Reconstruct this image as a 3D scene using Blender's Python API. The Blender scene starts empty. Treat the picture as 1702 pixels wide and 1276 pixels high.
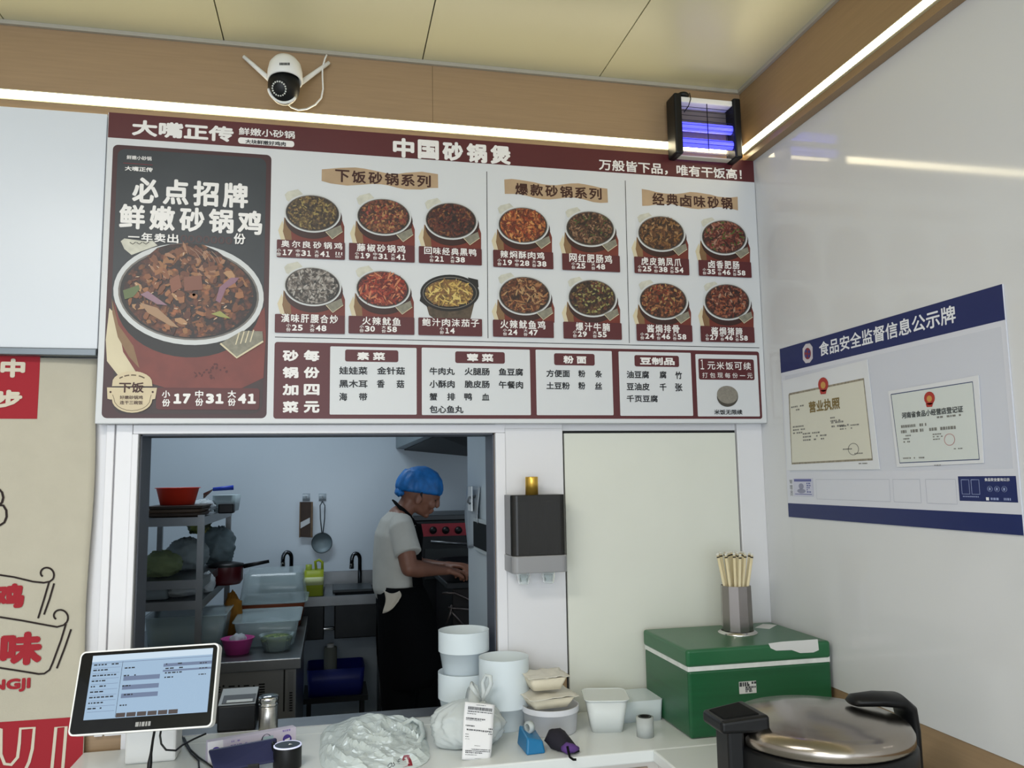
import bpy, math, random
from mathutils import Vector, Matrix, noise, Euler
random.seed(7)
S = bpy.context.scene
COL = S.collection
PI = math.pi

# ------------------------------------------------------------------ camera
FOC = 1346.71                      # focal length in pixels of the 1702 x 1276 frame
CAM = Vector((0.0, -2.40, 1.565))
RT = Vector((0.976253, -0.216073, -0.015587))
DN = Vector((0.009644, 0.115229, -0.993292))
FW = Vector((0.216419, 0.969554, 0.114576))
cam_d = bpy.data.cameras.new('camera'); cam_d.sensor_width = 36; cam_d.sensor_fit = 'HORIZONTAL'
cam_d.lens = FOC * 36 / 1702; cam_d.clip_start = 0.02
cam = bpy.data.objects.new('camera', cam_d); COL.objects.link(cam)
cam.matrix_world = Matrix(((RT.x, -DN.x, -FW.x, CAM.x), (RT.y, -DN.y, -FW.y, CAM.y), (RT.z, -DN.z, -FW.z, CAM.z), (0, 0, 0, 1)))
S.camera = cam

# ------------------------------------------------------------------ world, lights, exposure
W = bpy.data.worlds.new('world'); S.world = W; W.use_nodes = True
W.node_tree.nodes['Background'].inputs[0].default_value = (0.80, 0.90, 1.0, 1)
W.node_tree.nodes['Background'].inputs[1].default_value = 0.9
S.view_settings.view_transform = 'Standard'; S.view_settings.look = 'None'
S.view_settings.exposure = 0.70; S.view_settings.gamma = 1.0; S.view_settings.use_curve_mapping = False

def area(name, loc, rot, sx, sy, power, color):
    l = bpy.data.lights.new(name, 'AREA'); l.shape = 'RECTANGLE'; l.size = sx; l.size_y = sy; l.energy = power; l.color = color
    o = bpy.data.objects.new(name, l); COL.objects.link(o); o.location = loc; o.rotation_euler = rot
    return o
area('unseen_dining_light', (-0.9, -2.0, 2.80), (0, 0, 0), 1.2, 0.4, 21, (1.0, 0.97, 0.92))  # unseen lamp, added overhead to brighten the counter
area('unseen_dining_light', (-1.2, -4.6, 2.80), (0, 0, 0), 1.2, 0.6, 20, (1.0, 0.97, 0.92))  # unseen dining room lamp, behind the camera
area('shopfront_daylight', (-1.2, -6.3, 1.5), (PI / 2, 0, 0), 4.0, 2.4, 66, (0.86, 0.93, 1.0))
area('kitchen_ceiling_light', (-0.5, 1.9, 2.80), (0, 0, 0), 1.2, 0.2, 11, (0.80, 0.91, 1.0))

# ------------------------------------------------------------------ pixel rays on real planes
def ray(px, py):
    return RT * ((px - 851) / FOC) + DN * ((py - 638) / FOC) + FW
def Y(px, py, y=0.0):
    d = ray(px, py); return CAM + d * ((y - CAM.y) / d.y)
def X(px, py, x):
    d = ray(px, py); return CAM + d * ((x - CAM.x) / d.x)
def Z(px, py, z):
    d = ray(px, py); return CAM + d * ((z - CAM.z) / d.z)

# ------------------------------------------------------------------ materials
def lin(c):
    if isinstance(c, str):
        c = tuple(int(c[i:i + 2], 16) for i in (0, 2, 4))
    return tuple(((v / 255 + 0.055) / 1.055) ** 2.4 if v > 10 else v / 255 / 12.92 for v in c) + (1,)
MATS = {}
LIN = lin
def mat(name, col, rough=0.5, metal=0.0, trans=0.0, emit=0.0, spec=0.5, alpha=1.0, var=0.0, vscale=8.0, bump=0.0, bscale=60.0, stretch=(1, 1, 1), ecol=None, ior=1.45, sss=0.0, coat=0.0):
    if name in MATS:
        return MATS[name]
    ink = 0.62 if name in ('printed maroon', 'printed slate', 'printed umber', 'printed dull maroon', 'printed price red', 'printed clay red', 'printed black', 'printed brown ink', 'printed dim brown') else 0.85 if name.startswith('printed') and col < 'c0' else 1.0
    lin = lambda c: tuple(v * ink for v in LIN(c)[:3]) + (1,)
    m = bpy.data.materials.new(name); m.use_nodes = True
    nt = m.node_tree; b = nt.nodes['Principled BSDF']
    b.inputs['Base Color'].default_value = lin(col)
    b.inputs['Roughness'].default_value = rough; b.inputs['Metallic'].default_value = metal
    b.inputs['Transmission Weight'].default_value = trans; b.inputs['Specular IOR Level'].default_value = spec
    b.inputs['Alpha'].default_value = alpha; b.inputs['IOR'].default_value = ior
    b.inputs['Subsurface Weight'].default_value = sss; b.inputs['Coat Weight'].default_value = coat
    if sss: b.inputs['Subsurface Radius'].default_value = (0.02, 0.02, 0.02)
    if emit:
        b.inputs['Emission Color'].default_value = lin(ecol or col); b.inputs['Emission Strength'].default_value = emit
    if var or bump:
        tc = nt.nodes.new('ShaderNodeTexCoord'); mp = nt.nodes.new('ShaderNodeMapping'); mp.inputs['Scale'].default_value = stretch
        nt.links.new(tc.outputs['Object'], mp.inputs['Vector'])
    if var:
        n = nt.nodes.new('ShaderNodeTexNoise'); n.inputs['Scale'].default_value = vscale; n.inputs['Detail'].default_value = 5
        nt.links.new(mp.outputs['Vector'], n.inputs['Vector'])
        mr = nt.nodes.new('ShaderNodeMapRange'); mr.inputs['From Min'].default_value = 0.3; mr.inputs['From Max'].default_value = 0.7
        mr.inputs['To Min'].default_value = 1 - var; mr.inputs['To Max'].default_value = 1 + var
        nt.links.new(n.outputs['Fac'], mr.inputs['Value'])
        mx = nt.nodes.new('ShaderNodeMix'); mx.data_type = 'RGBA'; mx.blend_type = 'MULTIPLY'; mx.inputs[0].default_value = 1
        mx.inputs[6].default_value = lin(col); nt.links.new(mr.outputs['Result'], mx.inputs[7])
        nt.links.new(mx.outputs[2], b.inputs['Base Color'])
    if bump:
        n2 = nt.nodes.new('ShaderNodeTexNoise'); n2.inputs['Scale'].default_value = bscale; n2.inputs['Detail'].default_value = 4
        nt.links.new(mp.outputs['Vector'], n2.inputs['Vector'])
        bp = nt.nodes.new('ShaderNodeBump'); bp.inputs['Strength'].default_value = bump; bp.inputs['Distance'].default_value = 0.004
        nt.links.new(n2.outputs['Fac'], bp.inputs['Height']); nt.links.new(bp.outputs['Normal'], b.inputs['Normal'])
    MATS[name] = m
    return m

def food_mat(name, cols, scale=120, stretch=(1, 1, 1), rot=0.0):
    """printed food: cells of several colours over noise"""
    if name in MATS: return MATS[name]
    m = bpy.data.materials.new(name); m.use_nodes = True; nt = m.node_tree; b = nt.nodes['Principled BSDF']
    b.inputs['Roughness'].default_value = 0.45
    tc = nt.nodes.new('ShaderNodeTexCoord'); mp = nt.nodes.new('ShaderNodeMapping'); mp.inputs['Scale'].default_value = stretch
    mp.inputs['Rotation'].default_value = (0, rot, 0)
    nt.links.new(tc.outputs['Object'], mp.inputs['Vector'])
    wn = nt.nodes.new('ShaderNodeTexNoise'); wn.inputs['Scale'].default_value = scale * 0.5; wn.inputs['Detail'].default_value = 3
    nt.links.new(mp.outputs['Vector'], wn.inputs['Vector'])
    ad = nt.nodes.new('ShaderNodeMix'); ad.data_type = 'RGBA'; ad.blend_type = 'LINEAR_LIGHT'; ad.inputs[0].default_value = 0.012 * 120 / scale
    nt.links.new(mp.outputs['Vector'], ad.inputs[6]); nt.links.new(wn.outputs['Color'], ad.inputs[7])
    v = nt.nodes.new('ShaderNodeTexVoronoi'); v.inputs['Scale'].default_value = scale
    nt.links.new(ad.outputs[2], v.inputs['Vector'])
    sp = nt.nodes.new('ShaderNodeSeparateColor'); nt.links.new(v.outputs['Color'], sp.inputs['Color'])
    r = nt.nodes.new('ShaderNodeValToRGB'); r.color_ramp.interpolation = 'CONSTANT'
    els = r.color_ramp.elements
    while len(els) < len(cols): els.new(0.5)
    for i, c in enumerate(cols):
        els[i].position = i / len(cols); els[i].color = lin(c)
    nt.links.new(sp.outputs[0], r.inputs['Fac'])
    mr = nt.nodes.new('ShaderNodeMapRange'); mr.inputs['From Max'].default_value = 0.75; mr.inputs['To Min'].default_value = 1.25; mr.inputs['To Max'].default_value = 0.35
    nt.links.new(v.outputs['Distance'], mr.inputs['Value'])
    n3 = nt.nodes.new('ShaderNodeTexNoise'); n3.inputs['Scale'].default_value = scale * 1.3; n3.inputs['Detail'].default_value = 4
    nt.links.new(mp.outputs['Vector'], n3.inputs['Vector'])
    mr2 = nt.nodes.new('ShaderNodeMapRange'); mr2.inputs['From Min'].default_value = 0.3; mr2.inputs['From Max'].default_value = 0.7
    mr2.inputs['To Min'].default_value = 0.55; mr2.inputs['To Max'].default_value = 1.5
    nt.links.new(n3.outputs['Fac'], mr2.inputs['Value'])
    mu = nt.nodes.new('ShaderNodeMath'); mu.operation = 'MULTIPLY'; nt.links.new(mr.outputs['Result'], mu.inputs[0]); nt.links.new(mr2.outputs['Result'], mu.inputs[1])
    mx = nt.nodes.new('ShaderNodeMix'); mx.data_type = 'RGBA'; mx.blend_type = 'MULTIPLY'; mx.inputs[0].default_value = 1
    nt.links.new(r.outputs['Color'], mx.inputs[6]); nt.links.new(mu.outputs['Value'], mx.inputs[7])
    nt.links.new(mx.outputs[2], b.inputs['Base Color'])
    MATS[name] = m
    return m

M_WALL = mat('white laminated wall', 'dcdbdd', 0.25, var=0.012, vscale=3)
M_WALL2 = mat('cool white glossy wall', 'd5d6d8', 0.07, spec=0.35, var=0.01, vscale=2)
M_TAN = mat('tan laminate', '9c8264', 0.35, var=0.06, vscale=10, stretch=(0.6, 0.6, 14))
M_TRIM = mat('white painted aluminium', 'e2e1e4', 0.3)
M_CEIL = mat('cream ceiling panel', 'cdc9aa', 0.35, var=0.02, vscale=2)
M_DARK = mat('dark gap', '17181a', 0.7)
M_BLACK = mat('black plastic', '0e0f11', 0.42, spec=0.35)
M_BLACKM = mat('black matt', '090a0b', 0.8, spec=0.2)
M_WHITEP = mat('white plastic', 'e6e6e4', 0.35)
M_STEEL = mat('brushed steel', 'b9b6b0', 0.28, 1.0, var=0.08, vscale=30, stretch=(1, 1, 8))
M_STEELD = mat('dull kitchen steel', '8d8f90', 0.38, 1.0, var=0.12, vscale=12)
M_CHROME = mat('polished steel', 'cfcdc9', 0.12, 1.0)
M_KWALL = mat('kitchen white panel', 'c3ced6', 0.3, var=0.03, vscale=1.5)
M_PAPER = mat('white paper', 'e4e4e6', 0.6)
M_FROST = mat('frosted plastic', 'e4eef3', 0.3, trans=0.12, ior=1.2)
M_CLEARP = mat('clear plastic', 'e9f0f0', 0.12, trans=0.85, ior=1.15)
M_BAG = mat('thin white plastic film', 'e2e8e8', 0.22, trans=0.35, ior=1.15, bump=0.15, bscale=25)

# ------------------------------------------------------------------ mesh builder
class MB:
    def __init__(self):
        self.v = []; self.f = []; self.m = []; self.s = []; self.mats = []
    def mi(self, m):
        if m not in self.mats: self.mats.append(m)
        return self.mats.index(m)
    def add(self, vs, fs, m, smooth=False):
        o = len(self.v); self.v += [Vector(p) for p in vs]; k = self.mi(m)
        for f in fs:
            self.f.append([i + o for i in f]); self.m.append(k); self.s.append(smooth)
        return self
    def box(self, x0, x1, y0, y1, z0, z1, m, mx=None):
        vs = [Vector((x, y, z)) for z in (z0, z1) for y in (y0, y1) for x in (x0, x1)]
        if mx is not None: vs = [mx @ p for p in vs]
        return self.add(vs, [(0, 2, 3, 1), (4, 5, 7, 6), (0, 1, 5, 4), (2, 6, 7, 3), (0, 4, 6, 2), (1, 3, 7, 5)], m)
    def hexa(self, a, b, m):
        """prism between two quads a (4 points) and b (4 points)"""
        return self.add(list(a) + list(b), [(3, 2, 1, 0), (4, 5, 6, 7), (0, 1, 5, 4), (1, 2, 6, 5), (2, 3, 7, 6), (3, 0, 4, 7)], m)
    def lathe(self, prof, c, m, n=32, axis=None, smooth=True, a0=0.0, a1=2 * PI, sx=1.0, sy=1.0):
        """profile [(r, h)] about axis through c"""
        ax = Vector(axis).normalized() if axis is not None else Vector((0, 0, 1))
        q = Vector((0, 0, 1)).rotation_difference(ax)
        full = abs(a1 - a0 - 2 * PI) < 1e-6; nn = n if full else n + 1
        vs = []; fs = []
        for r, h in prof:
            for i in range(nn):
                t = a0 + (a1 - a0) * i / n
                vs.append(Vector(c) + q @ Vector((r * sx * math.cos(t), r * sy * math.sin(t), h)))
        for j in range(len(prof) - 1):
            for i in range(n):
                i2 = (i + 1) % nn if full else i + 1
                fs.append((j * nn + i, j * nn + i2, (j + 1) * nn + i2, (j + 1) * nn + i))
        return self.add(vs, fs, m, smooth)
    def tube(self, pts, r, m, n=8, caps=True, smooth=True):
        pts = [Vector(p) for p in pts]; rs = r if isinstance(r, (list, tuple)) else [r] * len(pts)
        vs = []; fs = []; up = None
        for i, p in enumerate(pts):
            t = (pts[min(i + 1, len(pts) - 1)] - pts[max(i - 1, 0)]).normalized()
            if up is None:
                up = t.orthogonal().normalized()
            up = (up - t * up.dot(t)).normalized(); w = t.cross(up)
            for k in range(n):
                a = 2 * PI * k / n; vs.append(p + (up * math.cos(a) + w * math.sin(a)) * rs[i])
        for j in range(len(pts) - 1):
            for k in range(n):
                fs.append((j * n + k, j * n + (k + 1) % n, (j + 1) * n + (k + 1) % n, (j + 1) * n + k))
        if caps:
            fs.append(tuple(reversed(range(n)))); fs.append(tuple(range((len(pts) - 1) * n, len(pts) * n)))
        return self.add(vs, fs, m, smooth)
    def loft(self, path, m, side=(0, 1, 0), n=20, smooth=True, caps=True):
        """path of (point, a, b): ellipse radius a across, b along side; rounded closed ends"""
        side = Vector(side).normalized(); P = [(Vector(p), a, b) for p, a, b in path]
        vs = []; fs = []
        for i, (p, a, b) in enumerate(P):
            t = (P[min(i + 1, len(P) - 1)][0] - P[max(i - 1, 0)][0]).normalized()
            n1 = side.cross(t).normalized(); s2 = t.cross(n1)
            for k in range(n):
                q = 2 * PI * k / n; vs.append(p + n1 * (a * math.cos(q)) + s2 * (b * math.sin(q)))
        for j in range(len(P) - 1):
            for k in range(n):
                fs.append((j * n + k, j * n + (k + 1) % n, (j + 1) * n + (k + 1) % n, (j + 1) * n + k))
        if caps:
            fs.append(tuple(reversed(range(n)))); fs.append(tuple(range((len(P) - 1) * n, len(P) * n)))
        return self.add(vs, fs, m, smooth)
    def ell(self, c, r, m, n=24, k=14, rot=None):
        c = Vector(c); vs = []; fs = []
        for j in range(k + 1):
            th = PI * j / k
            for i in range(n):
                ph = 2 * PI * i / n
                p = Vector((r[0] * math.sin(th) * math.cos(ph), r[1] * math.sin(th) * math.sin(ph), r[2] * math.cos(th)))
                if rot is not None: p = rot @ p
                vs.append(c + p)
        for j in range(k):
            for i in range(n):
                fs.append((j * n + i, (j + 1) * n + i, (j + 1) * n + (i + 1) % n, j * n + (i + 1) % n))
        return self.add(vs, fs, m, True)
    def grid(self, rows, m, smooth=True):
        nr = len(rows); nc = len(rows[0]); vs = [p for r in rows for p in r]
        fs = [(j * nc + i, j * nc + i + 1, (j + 1) * nc + i + 1, (j + 1) * nc + i) for j in range(nr - 1) for i in range(nc - 1)]
        return self.add(vs, fs, m, smooth)
    def rbox(self, c, sx, sy, z0, z1, r, m, taper=1.0, n=6, mx=None, open_top=False, smooth=True):
        """rounded-corner upright box (plan sx x sy), bottom scaled by taper"""
        vs = []; fs = []; N = 4 * n
        for z, k in ((z0, taper), (z1, 1.0)):
            for q in range(4):
                cx = (1, -1, -1, 1)[q] * (sx / 2 * k - r * k); cy = (1, 1, -1, -1)[q] * (sy / 2 * k - r * k)
                for i in range(n):
                    a = q * PI / 2 + i / (n - 1) * PI / 2
                    p = Vector((c[0] + cx + r * k * math.cos(a), c[1] + cy + r * k * math.sin(a), z))
                    vs.append(mx @ p if mx is not None else p)
        o = len(self.v)
        self.add(vs, [(i, (i + 1) % N, N + (i + 1) % N, N + i) for i in range(N)], m, smooth)
        k = self.mi(m)
        self.f.append([o + i for i in reversed(range(N))]); self.m.append(k); self.s.append(False)
        if not open_top:
            self.f.append([o + N + i for i in range(N)]); self.m.append(k); self.s.append(False)
        return self
    def bbox(self):
        return [min(p[i] for p in self.v) for i in range(3)], [max(p[i] for p in self.v) for i in range(3)]
    def build(self, name, parent=None, bevel=0.0, solid=0.0, sub=0, seg=2, weld=False):
        me = bpy.data.meshes.new(name)
        if parent is not None:
            org = parent['_o'] if '_o' in parent else (0, 0, 0); org = Vector(org)
        else:
            lo, hi = self.bbox(); org = Vector(((lo[0] + hi[0]) / 2, (lo[1] + hi[1]) / 2, lo[2]))
        me.from_pydata([p - org for p in self.v], [], self.f)
        for m in self.mats: me.materials.append(m)
        me.polygons.foreach_set('material_index', self.m); me.polygons.foreach_set('use_smooth', self.s)
        me.update()
        o = bpy.data.objects.new(name, me); COL.objects.link(o)
        if parent is not None: o.parent = parent
        else: o.location = org
        o['_o'] = tuple(org)
        if bevel:
            b = o.modifiers.new('bevel', 'BEVEL'); b.width = bevel; b.segments = seg; b.limit_method = 'ANGLE'; b.angle_limit = math.radians(40)
        if solid:
            b = o.modifiers.new('thickness', 'SOLIDIFY'); b.thickness = solid; b.offset = 0
        if sub:
            b = o.modifiers.new('subdivision', 'SUBSURF'); b.levels = sub; b.render_levels = sub
        return o

def tag(o, label, cat, group=None, kind=None):
    o['label'] = label; o['category'] = cat
    if group: o['group'] = group
    if kind: o['kind'] = kind
    return o
def thing(name, label, cat, loc, group=None):
    o = bpy.data.objects.new(name, None); COL.objects.link(o); o.location = loc; o['_o'] = tuple(loc); o.empty_display_size = 0.05
    return tag(o, label, cat, group)
def struct(o):
    o['kind'] = 'structure'; return o
def copy_tree(o, parent=None):
    c = o.copy(); COL.objects.link(c)
    if parent is not None: c.parent = parent
    for ch in list(o.children): copy_tree(ch, c)
    return c

# ------------------------------------------------------------------ flat drawing on a plane
GLY = {}
def glyph_mesh(body):
    if body not in GLY:
        c = bpy.data.curves.new('lettering', 'FONT'); c.body = body; c.size = 1; c.resolution_u = 3
        o = bpy.data.objects.new('lettering', c)
        me = bpy.data.meshes.new_from_object(o)
        vs = [(v.co.x, v.co.y) for v in me.vertices]; fs = [tuple(p.vertices) for p in me.polygons]
        bpy.data.objects.remove(o); bpy.data.curves.remove(c); bpy.data.meshes.remove(me)
        xs = [v[0] for v in vs]; ys = [v[1] for v in vs]
        GLY[body] = ([((x - min(xs)) / max(1e-6, max(xs) - min(xs)), (y - min(ys)) / max(1e-6, max(ys) - min(ys))) for x, y in vs], fs)
    return GLY[body]
class Flat:
    """draws on a plane: O + u*U + v*V + layer*N ; to2 maps a pixel to (u, v)"""
    def __init__(self, O, U, V, N, to2=None, warp=None, step=0.0005):
        self.O, self.U, self.V, self.N = Vector(O), Vector(U), Vector(V), Vector(N); self.to2 = to2; self.warp = warp; self.step = step
        self.flip = self.U.cross(self.V).dot(self.N) < 0
    def p3(self, u, v, L):
        d = L * self.step + (self.warp(u, v) if self.warp else 0)
        return self.O + self.U * u + self.V * v + self.N * d
    def poly(self, mb, pts, m, L=1, px=True):
        q = [self.to2(*p) if px else p for p in pts]
        mb.add([self.p3(u, v, L) for u, v in q], [tuple(range(len(q)))], m)
    def rect(self, mb, x0, y0, x1, y1, m, L=1, r=0.0, px=True):
        (u0, v0), (u1, v1) = (self.to2(x0, y0), self.to2(x1, y1)) if px else ((x0, y0), (x1, y1))
        if not r:
            return self.poly(mb, [(u0, v0), (u1, v0), (u1, v1), (u0, v1)], m, L, False)
        pts = []; sgn = 1 if v1 < v0 else -1
        vt, vb = v0, v1
        for cx, cy, a in ((u0 + r, vt - r * sgn, PI / 2), (u0 + r, vb + r * sgn, PI), (u1 - r, vb + r * sgn, 1.5 * PI), (u1 - r, vt - r * sgn, 0)):
            for i in range(6):
                t = a + i / 5 * PI / 2; pts.append((cx + r * math.cos(t), cy + r * sgn * math.sin(t)))
        self.poly(mb, pts, m, L, False)
    def ellipse(self, mb, cx, cy, a, b, m, L=1, n=40, tilt=0.0, a0=0, a1=2 * PI):
        pts = []
        for i in range(n):
            t = a0 + (a1 - a0) * i / (n - 1 if a1 - a0 < 6.28 else n)
            x, y = a * math.cos(t), b * math.sin(t)
            pts.append((cx + x * math.cos(tilt) - y * math.sin(tilt), cy + x * math.sin(tilt) + y * math.cos(tilt)))
        self.poly(mb, pts, m, L)
    def ring(self, mb, cx, cy, a, b, w, m, L=1, n=44, tilt=0.0):
        vs = []
        for i in range(n):
            t = 2 * PI * i / n
            for k in (0, 1):
                x, y = (a - w * k) * math.cos(t), (b - w * k) * math.sin(t)
                vs.append(self.p3(*self.to2(cx + x * math.cos(tilt) - y * math.sin(tilt), cy + x * math.sin(tilt) + y * math.cos(tilt)), L))
        mb.add(vs, [(2 * i, 2 * ((i + 1) % n), 2 * ((i + 1) % n) + 1, 2 * i + 1) for i in range(n)], m)
    def line(self, mb, pts, w, m, L=1):
        """ribbon of width w (plane units) through pixel points"""
        q = [Vector(self.to2(*p)) for p in pts]; vs = []
        for i, p in enumerate(q):
            t = (q[min(i + 1, len(q) - 1)] - q[max(i - 1, 0)]); t = t / max(1e-9, t.length); n = Vector((-t.y, t.x)) * w / 2
            vs += [self.p3(*(p + n), L), self.p3(*(p - n), L)]
        mb.add(vs, [(2 * i, 2 * i + 1, 2 * i + 3, 2 * i + 2) for i in range(len(q) - 1)], m)
    def text(self, mb, body, x0, y0, x1, y1, m, L=2, bold=0.0, px=True):
        (u0, v0), (u1, v1) = (self.to2(x0, y0), self.to2(x1, y1)) if px else ((x0, y0), (x1, y1))
        vs, fs = glyph_mesh(body); w, h = u1 - u0, v0 - v1
        b = bold * abs(h)
        u0 += b; v1 += b; w -= 2 * b; h -= 2 * b
        offs = [(0, 0)] + ([(math.cos(i * PI / 4) * b, math.sin(i * PI / 4) * b) for i in range(8)] if b else [])
        for i, (dx, dy) in enumerate(offs):
            mb.add([self.p3(u0 + x * w + dx, v1 + y * h + dy, L + 0.06 * i) for x, y in vs], fs, m)
    def spaced(self, mb, body, x0, y0, x1, y1, m, L=2, bold=0.0, fill=0.86):
        (u0, v0), (u1, v1) = self.to2(x0, y0), self.to2(x1, y1); n = len(body); h = v0 - v1
        cw = min((u1 - u0) / (n - 1 + fill) * fill, h * 1.15); st = (u1 - u0 - cw) / max(1, n - 1)
        for i, c in enumerate(body):
            k = .55 if c in '一二' else 1.0
            if c == '一': self.poly(mb, [(u0 + st * i, v1 + h * .55), (u0 + st * i + cw, v1 + h * .55), (u0 + st * i + cw, v1 + h * .42), (u0 + st * i, v1 + h * .42)], m, L, False); continue
            self.text(mb, c, u0 + st * i, v0, u0 + st * i + cw, v1, m, L, bold, px=False)
    def dashes(self, mb, x0, y0, x1, y1, rows, m, L=2, fill=0.5, seed=1, dens=12):
        """tiny unreadable print: short marks in rows, inside a pixel box (corners on the plane)"""
        R = random.Random(seed); (u0, v0), (u1, v1) = self.to2(x0, y0), self.to2(x1, y1)
        rh = (v1 - v0) / rows
        for i in range(rows):
            u = u0; end = u0 + (u1 - u0) * R.uniform(0.45, 1.0)
            st = (u1 - u0) / dens
            while u < end:
                w = st * R.uniform(0.3, 1.0)
                if R.random() < 0.85:
                    self.poly(mb, [(u, v0 + rh * i), (u + w, v0 + rh * i), (u + w, v0 + rh * (i + fill)), (u, v0 + rh * (i + fill))], m, L, False)
                u += w + st * 0.25

def remesh(mb, name, voxel, parent=None, smooth=4, fac=0.5):
    """one continuous surface out of closed overlapping pieces"""
    o = mb.build(name, parent)
    r = o.modifiers.new('r', 'REMESH'); r.mode = 'VOXEL'; r.voxel_size = voxel; r.use_smooth_shade = True
    s = o.modifiers.new('s', 'SMOOTH'); s.iterations = smooth; s.factor = fac
    dg = bpy.context.evaluated_depsgraph_get(); dg.update()
    me = bpy.data.meshes.new_from_object(o.evaluated_get(dg)); mats = list(o.data.materials); old = o.data
    o.modifiers.clear(); o.data = me
    me.materials.clear()
    for m in mats: me.materials.append(m)
    bpy.data.meshes.remove(old)
    me.polygons.foreach_set('use_smooth', [True] * len(me.polygons))
    return o

def crumple(c, r, m, amp=0.25, freq=9, seed=0, n=48, k=30, flat=True, mb=None, sharp=True):
    """soft crumpled bag body sitting on z = c.z - r.z*flat"""
    mb = mb or MB(); c = Vector(c); vs = []; fs = []
    for j in range(k + 1):
        th = PI * j / k
        for i in range(n):
            ph = 2 * PI * i / n
            d = Vector((math.sin(th) * math.cos(ph), math.sin(th) * math.sin(ph), math.cos(th)))
            q = d * freq * 0.25 + Vector((seed * 7.3, seed * 3.1, seed))
            f = noise.noise(q) * 0.5 + (abs(noise.noise(q * 2.3)) * 0.7 + abs(noise.noise(q * 5.1)) * 0.35 - 0.3 if sharp else 0)
            p = Vector((d.x * r[0], d.y * r[1], d.z * r[2])) * (1 + amp * f)
            if flat and p.z < -r[2] * 0.75: p.z = -r[2] * 0.75
            vs.append(c + p)
    for j in range(k):
        for i in range(n):
            fs.append((j * n + i, (j + 1) * n + i, (j + 1) * n + (i + 1) % n, j * n + (i + 1) % n))
    mb.add(vs, fs, m, True)
    return mb

# ================================================================== THE SETTING
XR = 1.36; ZC = 2.845; ZT = 0.876; YK = 3.0
HL, HR, HT = -0.516, 0.479, 1.699          # serving hatch
PL, PR, PT = 0.689, 1.272, 1.705           # closed hatch
w = MB()
w.box(-3.5, HL, 0, 0.12, 0.91, ZC, M_WALL).box(-3.5, HL, 0, 0.12, 0, 0.91, M_TAN)
w.box(HL, HR, 0, 0.12, HT, ZC, M_WALL).box(HL, HR, 0, 0.12, 0, 0.80, M_TAN)
w.box(HR, PL, 0, 0.12, 0, ZC, M_TAN).box(HR + 0.03, PL, -0.012, 0, 0.986, 1.712, M_WALL)
w.box(HR, PL, -0.012, 0, 1.712, 2.59, M_WALL)
w.box(PL, PR, 0, 0.12, PT, ZC, M_WALL).box(PL, PR, 0.004, 0.12, 0, PT, M_DARK)
w.box(PR, XR, -0.012, 0.12, 0.5, ZC, M_WALL)
struct(w.build('wall_back', bevel=0.0015))
w = MB(); w.box(PL + 0.006, PR - 0.005, -0.008, 0.004, ZT - 0.02, PT - 0.008, mat('cream hatch panel', 'd9dacf', 0.35, var=0.015, vscale=6))
struct(w.build('wall_hatch_panel', bevel=0.001))
w = MB(); w.box(XR, XR + 0.1, -6.4, 0.12, 0.975, ZC, M_WALL2).box(XR + 0.004, XR + 0.1, -6.4, 0.12, 0, 0.975, M_TAN)
struct(w.build('wall_right'))
w = MB(); w.box(-3.6, -3.5, -6.4, 0.12, 0, ZC, M_WALL); struct(w.build('wall_left'))
w = MB(); w.box(-3.6, 2.5, -6.4, 3.1, -0.06, 0, mat('grey floor tile', '8f9290', 0.3, var=0.06, vscale=4)); struct(w.build('floor'))
w = MB(); w.box(-3.6, XR + 0.1, -6.4, 0.12, ZC + 0.010, ZC + 0.06, M_DARK)
xs = [-3.5, -3.197, -2.622, -2.047, -1.472, -0.897, -0.319, 0.261, 0.832, XR]
for a, b in zip(xs, xs[1:]):
    w.box(a + 0.0018, b - 0.0018, -6.4, 0, ZC, ZC + 0.010, M_CEIL)
w.box(-3.6, 2.5, 0.12, 3.1, ZC, ZC + 0.06, M_KWALL)
struct(w.build('ceiling'))
w = MB(); w.box(-3.5, XR - 0.03, -0.03, 0, 2.597, ZC, M_TAN); xg = Y(719, 160, -.03).x; w.box(xg - .0008, xg + .0008, -.0304, -.029, 2.648, ZC - .012, mat('seam brown', '5f4a30', .7)); struct(w.build('trim_1', bevel=0.001))
w = MB(); w.box(XR - 0.03, XR, -6.4, 0, 2.597, ZC, mat('tan laminate lengthwise', '987c5a', 0.35, var=0.06, vscale=10, stretch=(0.6, 0.6, 14))); struct(w.build('trim_2', bevel=0.001))
w = MB(); w.box(-3.5, XR - 0.04, -0.042, -0.03, ZC - 0.012, ZC, mat('grey angle strip', 'a9a498', 0.4)); struct(w.build('trim_3', bevel=0.001))
w = MB(); w.box(XR - 0.042, XR - 0.03, -6.4, -0.03, ZC - 0.012, ZC, mat('grey angle strip', 'a9a498', 0.4)); struct(w.build('trim_4', bevel=0.001))
# white uprights and head of the serving hatch
x1, x2, x3 = Y(163, 900).x, Y(177, 900).x, Y(210, 900).x
w = MB()
w.box(x1 + 0.012, x2 + 0.012, -0.012, 0, 0.91, 1.725, M_TRIM).box(x2 + 0.016, x3 + 0.008, -0.012, 0, 0.91, 1.725, M_TRIM)
w.box(x3 + 0.008, HL, -0.016, 0.01, 0.87, HT, M_TRIM).box(HR, HR + 0.03, -0.016, 0.01, 0.87, HT, M_TRIM)
w.box(x3 + 0.009, HR + 0.03, -0.0128, 0, HT + .0005, 1.7245, M_TRIM)
struct(w.build('window_1', bevel=0.002))
w = MB(); g = mat('shade grey hatch lining', '585c66', 0.5)  # shade of the reveal put into the dark grey of its lining
w.box(HL, HL + 0.004, 0.012, 0.13, 0.876, HT, g).box(HL, HR, 0.012, 0.13, HT - 0.004, HT, g).box(HR - 0.004, HR, 0.012, 0.13, 0.876, HT, g)
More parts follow.
